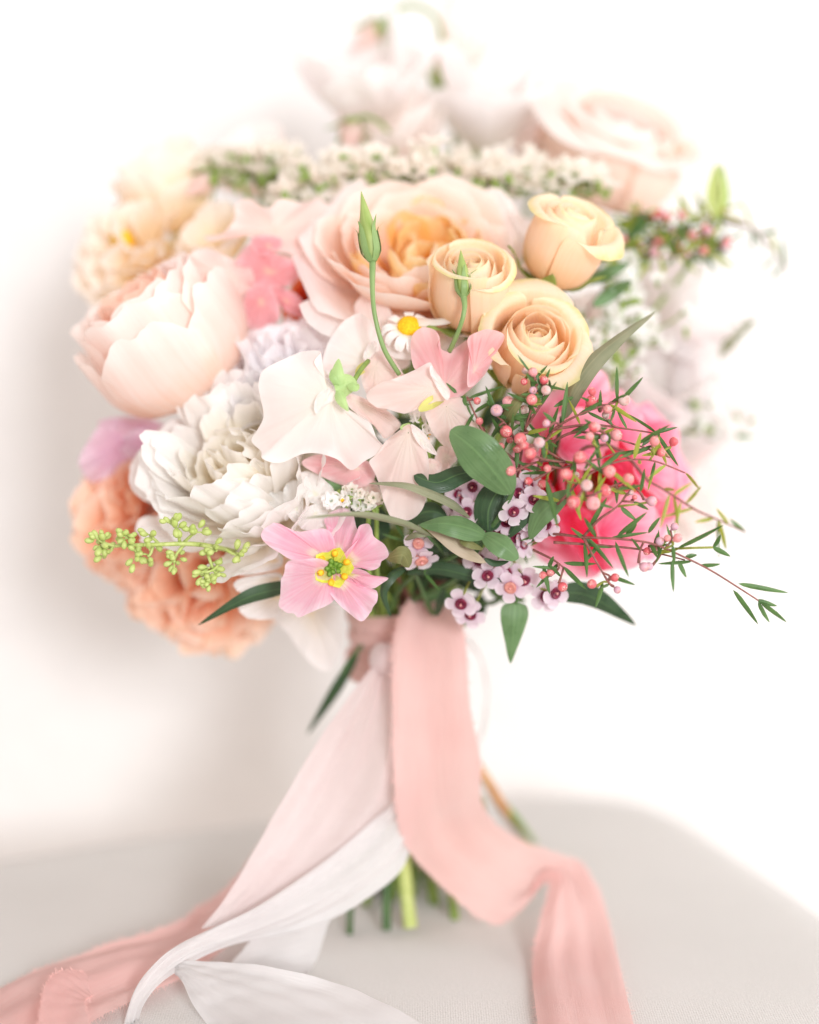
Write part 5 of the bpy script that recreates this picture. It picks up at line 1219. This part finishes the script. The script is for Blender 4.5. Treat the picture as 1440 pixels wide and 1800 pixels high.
# the wrap round the stems
th_ = np.linspace(0, 2 * np.pi, 72, endpoint=False)
rows = []
for v in np.linspace(0, 1, 22):
    z = BIND[2] + .021 - .036 * v
    rad = .0255 + .0016 * math.sin(v * 9) + .0012 * np.sin(3 * th_ + v * 7) + .0012 * np.sin(v * 22 + 2 * np.sin(th_))
    rows.append(np.stack([BIND[0] - .001 + rad * np.cos(th_), BIND[1] + rad * .92 * np.sin(th_), z + .004 * np.sin(th_ + 1) + 0 * th_], -1))
uv = np.stack(np.meshgrid(np.linspace(0, 1, 72), np.linspace(0, 1, 22)), -1)
add('wrap', grid_mesh('wrap', np.array(rows), uv, PS, closed_u=True), pink, world_space=True)
strip('tail', PS, pink,
  [(722, 1062, .074), (700, 1095, .062), (690, 1150, .056), (690, 1250, .054), (693, 1380, .058), (708, 1475, .068), (770, 1552, .078), (858, 1622, .080), (920, 1603, .085), (962, 1555, .092), (948, 1620, .072), (936, 1700, .046), (946, 1800, 't', .004), (968, 1900, 't', .003)],
  [(770, 1052, .078), (806, 1095, .066), (818, 1150, .060), (824, 1240, .060), (842, 1330, .064), (842, 1400, .074), (868, 1448, .090), (930, 1488, .104), (972, 1510, .110), (1002, 1530, .112), (1042, 1572, .100), (1076, 1660, .068), (1110, 1795, 't', .003), (1135, 1900, 't', .003)],
  n=150, m=36, folds=[((.004, .006, .003, .002, .002, .004, .003, .001), 1.3, .2, -.4), ((.0, .0, .0005, .0005, .002, .004, .002, .0005), 2.6, .1, .8)], seed=1)
strip('tail', PS, pink,
  [(640, 1200, .10), (540, 1350, .11), (460, 1480, .10), (400, 1560, .085), (350, 1606, 't', .014), (290, 1640, 't', .012), (200, 1662, 't', .010), (110, 1690, 't', .008), (40, 1716, 't', .005), (-30, 1760, 't', .003), (-120, 1820, 't', .002)],
  [(670, 1205, .10), (580, 1400, .11), (500, 1540, .10), (440, 1620, .080), (390, 1680, 't', .004), (320, 1730, 't', .003), (250, 1762, 't', .003), (190, 1790, 't', .003), (120, 1830, 't', .003), (40, 1880, 't', .002), (-40, 1940, 't', .002)],
  n=120, m=30, folds=[((.003, .003, .004, .005, .003, .001), 1.4, .4, .4), ((.0, .001, .002, .003, .002, .001), 3.0, .7, 1.4)], seed=2)
strip('tail_end', PS, pink,
  [(152, 1716, 't', .016), (110, 1712, 't', .017), (82, 1735, 't', .016), (70, 1780, 't', .014), (64, 1850, 't', .010)],
  [(160, 1752, 't', .012), (150, 1758, 't', .013), (150, 1775, 't', .012), (160, 1820, 't', .009), (190, 1890, 't', .006)], n=40, m=14, folds=[(.002, .8, .1, .3)], seed=3)
# knot
kn = thing('white_ribbon', 'white silk ribbon knotted at the stems, with a sheer loop and curling tails', 'ribbon', P(676, 1158, .070))
V = []
tt = np.linspace(0, 2 * np.pi, 30, endpoint=False)
for v in np.linspace(0, 1, 16):
    r_k = .0085 * math.sin(math.pi * (.06 + .88 * v)) ** .6 * (1 + .10 * np.sin(3 * tt + 4 * v) + .07 * np.sin(5 * tt))
    V.append(np.array([P(676, 1158, .070) + RT * (c * 1.0) + UPV * (.016 * (v - .5)) - FW * s * .8 for c, s in zip(r_k * np.cos(tt), r_k * np.sin(tt))]))
uv = np.stack(np.meshgrid(np.linspace(0, 1, 30), np.linspace(0, 1, 16)), -1)
add('knot', grid_mesh('knot', np.array(V), uv, SH, closed_u=True), kn, world_space=True)
strip('tail', SH, kn,
  [(662, 1160, .070), (620, 1205, .066), (560, 1285, .062), (498, 1390, .056), (446, 1485, .048), (396, 1570, .040), (352, 1632, .034)],
  [(690, 1160, .074), (694, 1240, .076), (696, 1340, .080), (690, 1410, .078), (640, 1480, .070), (540, 1560, .058), (420, 1625, .040)],
  n=90, m=40, folds=[((.002, .006, .007, .005, .002), 1.3, .1, .2), ((.001, .003, .003, .002, .001), 3.4, .5, .3)], seed=4, fray=False)
strip('tail', WS, kn,
  [(700, 1180, .082), (702, 1300, .076), (696, 1390, .070), (640, 1450, .060), (540, 1530, .046), (440, 1592, .032), (350, 1636, .018), (280, 1680, .006), (232, 1745, -.006), (212, 1830, -.016), (230, 1920, -.02)],
  [(716, 1180, .084), (724, 1320, .080), (722, 1440, .074), (708, 1520, .068), (640, 1580, .058), (540, 1628, .048), (430, 1650, .036), (330, 1692, .016), (262, 1742, .004), (242, 1800, -.006), (262, 1890, -.014)],
  n=120, m=34, folds=[((.001, .003, .004, .004, .002, .001), 1.5, .3, .3), ((.0, .0015, .002, .0015, .001), 4.2, .2, .2)], seed=5, fray=False)
strip('tail', WS, kn,
  [(300, 1700, .016), (322, 1690, .012), (390, 1694, .008), (480, 1702, .000), (600, 1734, 't', .012), (700, 1780, 't', .008), (800, 1840, 't', .004)],
  [(306, 1712, .012), (320, 1725, .004), (340, 1768, -.006), (376, 1815, -.018), (440, 1880, 't', .006), (540, 1950, 't', .004), (640, 2010, 't', .003)],
  n=80, m=34, folds=[((.000, .003, .004, .003, .002), 1.1, .6, .1), ((.0, .0008, .001, .001), 5, .1, .1)], seed=6, fray=False)
strip('tail_end', WS, kn,
  [(470, 1610, .050), (440, 1650, .046), (410, 1690, 't', .008), (390, 1730, 't', .003)],
  [(590, 1590, .062), (572, 1640, .060), (556, 1690, 't', .004), (535, 1722, 't', .002)], n=30, m=18, folds=[(.002, 1.5, .3, .2)], seed=7, fray=False)
strip('loop', WS, kn,
  [(740, 1120, .10), (800, 1110, .105), (842, 1160, .108), (852, 1230, .108), (836, 1300, .104), (790, 1330, .10), (740, 1290, .098)],
  [(740, 1120, .124), (800, 1112, .130), (846, 1160, .134), (856, 1235, .134), (842, 1305, .13), (790, 1335, .124), (740, 1295, .12)], n=60, m=14, folds=[(.001, 1.2, .2, .5)], seed=8, fray=False)
# cut stems one sees under the ribbons
def cut_stem(label, pts, rad, mat, group='cut stems on the seat'):
    p = [pt(q) for q in pts]
    t = thing('cut_stem', label, 'stem', p[-1], None, group)
    tube('stalk', p, rad, M[mat], t, n=12, sub=20)
    return t
cut_stem('thick lime green cut stem beside the striped one', [(690, 1180, .10), (700, 1400, .10), (714, 1560, .10), (722, 1632, 't', .004)], [.0032, .0034, .0036, .0038], 'greenbud')
cut_stem('pale green cut stem with a dark stripe under the white ribbon', [(700, 1180, .10), (685, 1400, .10), (680, 1560, .10), (680, 1636, 't', .003)], [.0022, .0024, .0024], 'stem_dark')
cut_stem('slim grey-green cut stem furthest under the white ribbon', [(690, 1180, .11), (640, 1450, .11), (618, 1580, .11), (615, 1640, 't', .003)], .0017, 'stem_dark')
cut_stem('short green cut stem resting below the pink ribbon fold', [(700, 1180, .115), (760, 1450, .11), (790, 1560, .11), (800, 1615, 't', .003)], [.0022, .0024, .0026], 'stem')
cut_stem('woody brown stem slanting out behind the pink ribbon', [(720, 1180, .12), (800, 1290, .13), (850, 1362, .14), (888, 1425, .15), (925, 1470, 't', .004)], [.0022, .0024, .0030, .0026], 'stem_wood')
cut_stem('green stem tip next to the woody brown one', [(730, 1180, .13), (850, 1370, .15), (908, 1440, .16), (936, 1484, 't', .003)], [.0018, .002, .0022], 'stem')
t = thing('stem_leaf', 'small dark olive leaf caught between ribbon and woody stem', 'leaf', P(845, 1400, .12), None)
blade('leaf', LO, t, [(838, 1390, .125), (846, 1415, .12), (848, 1448, .125)], 12, roll=20)
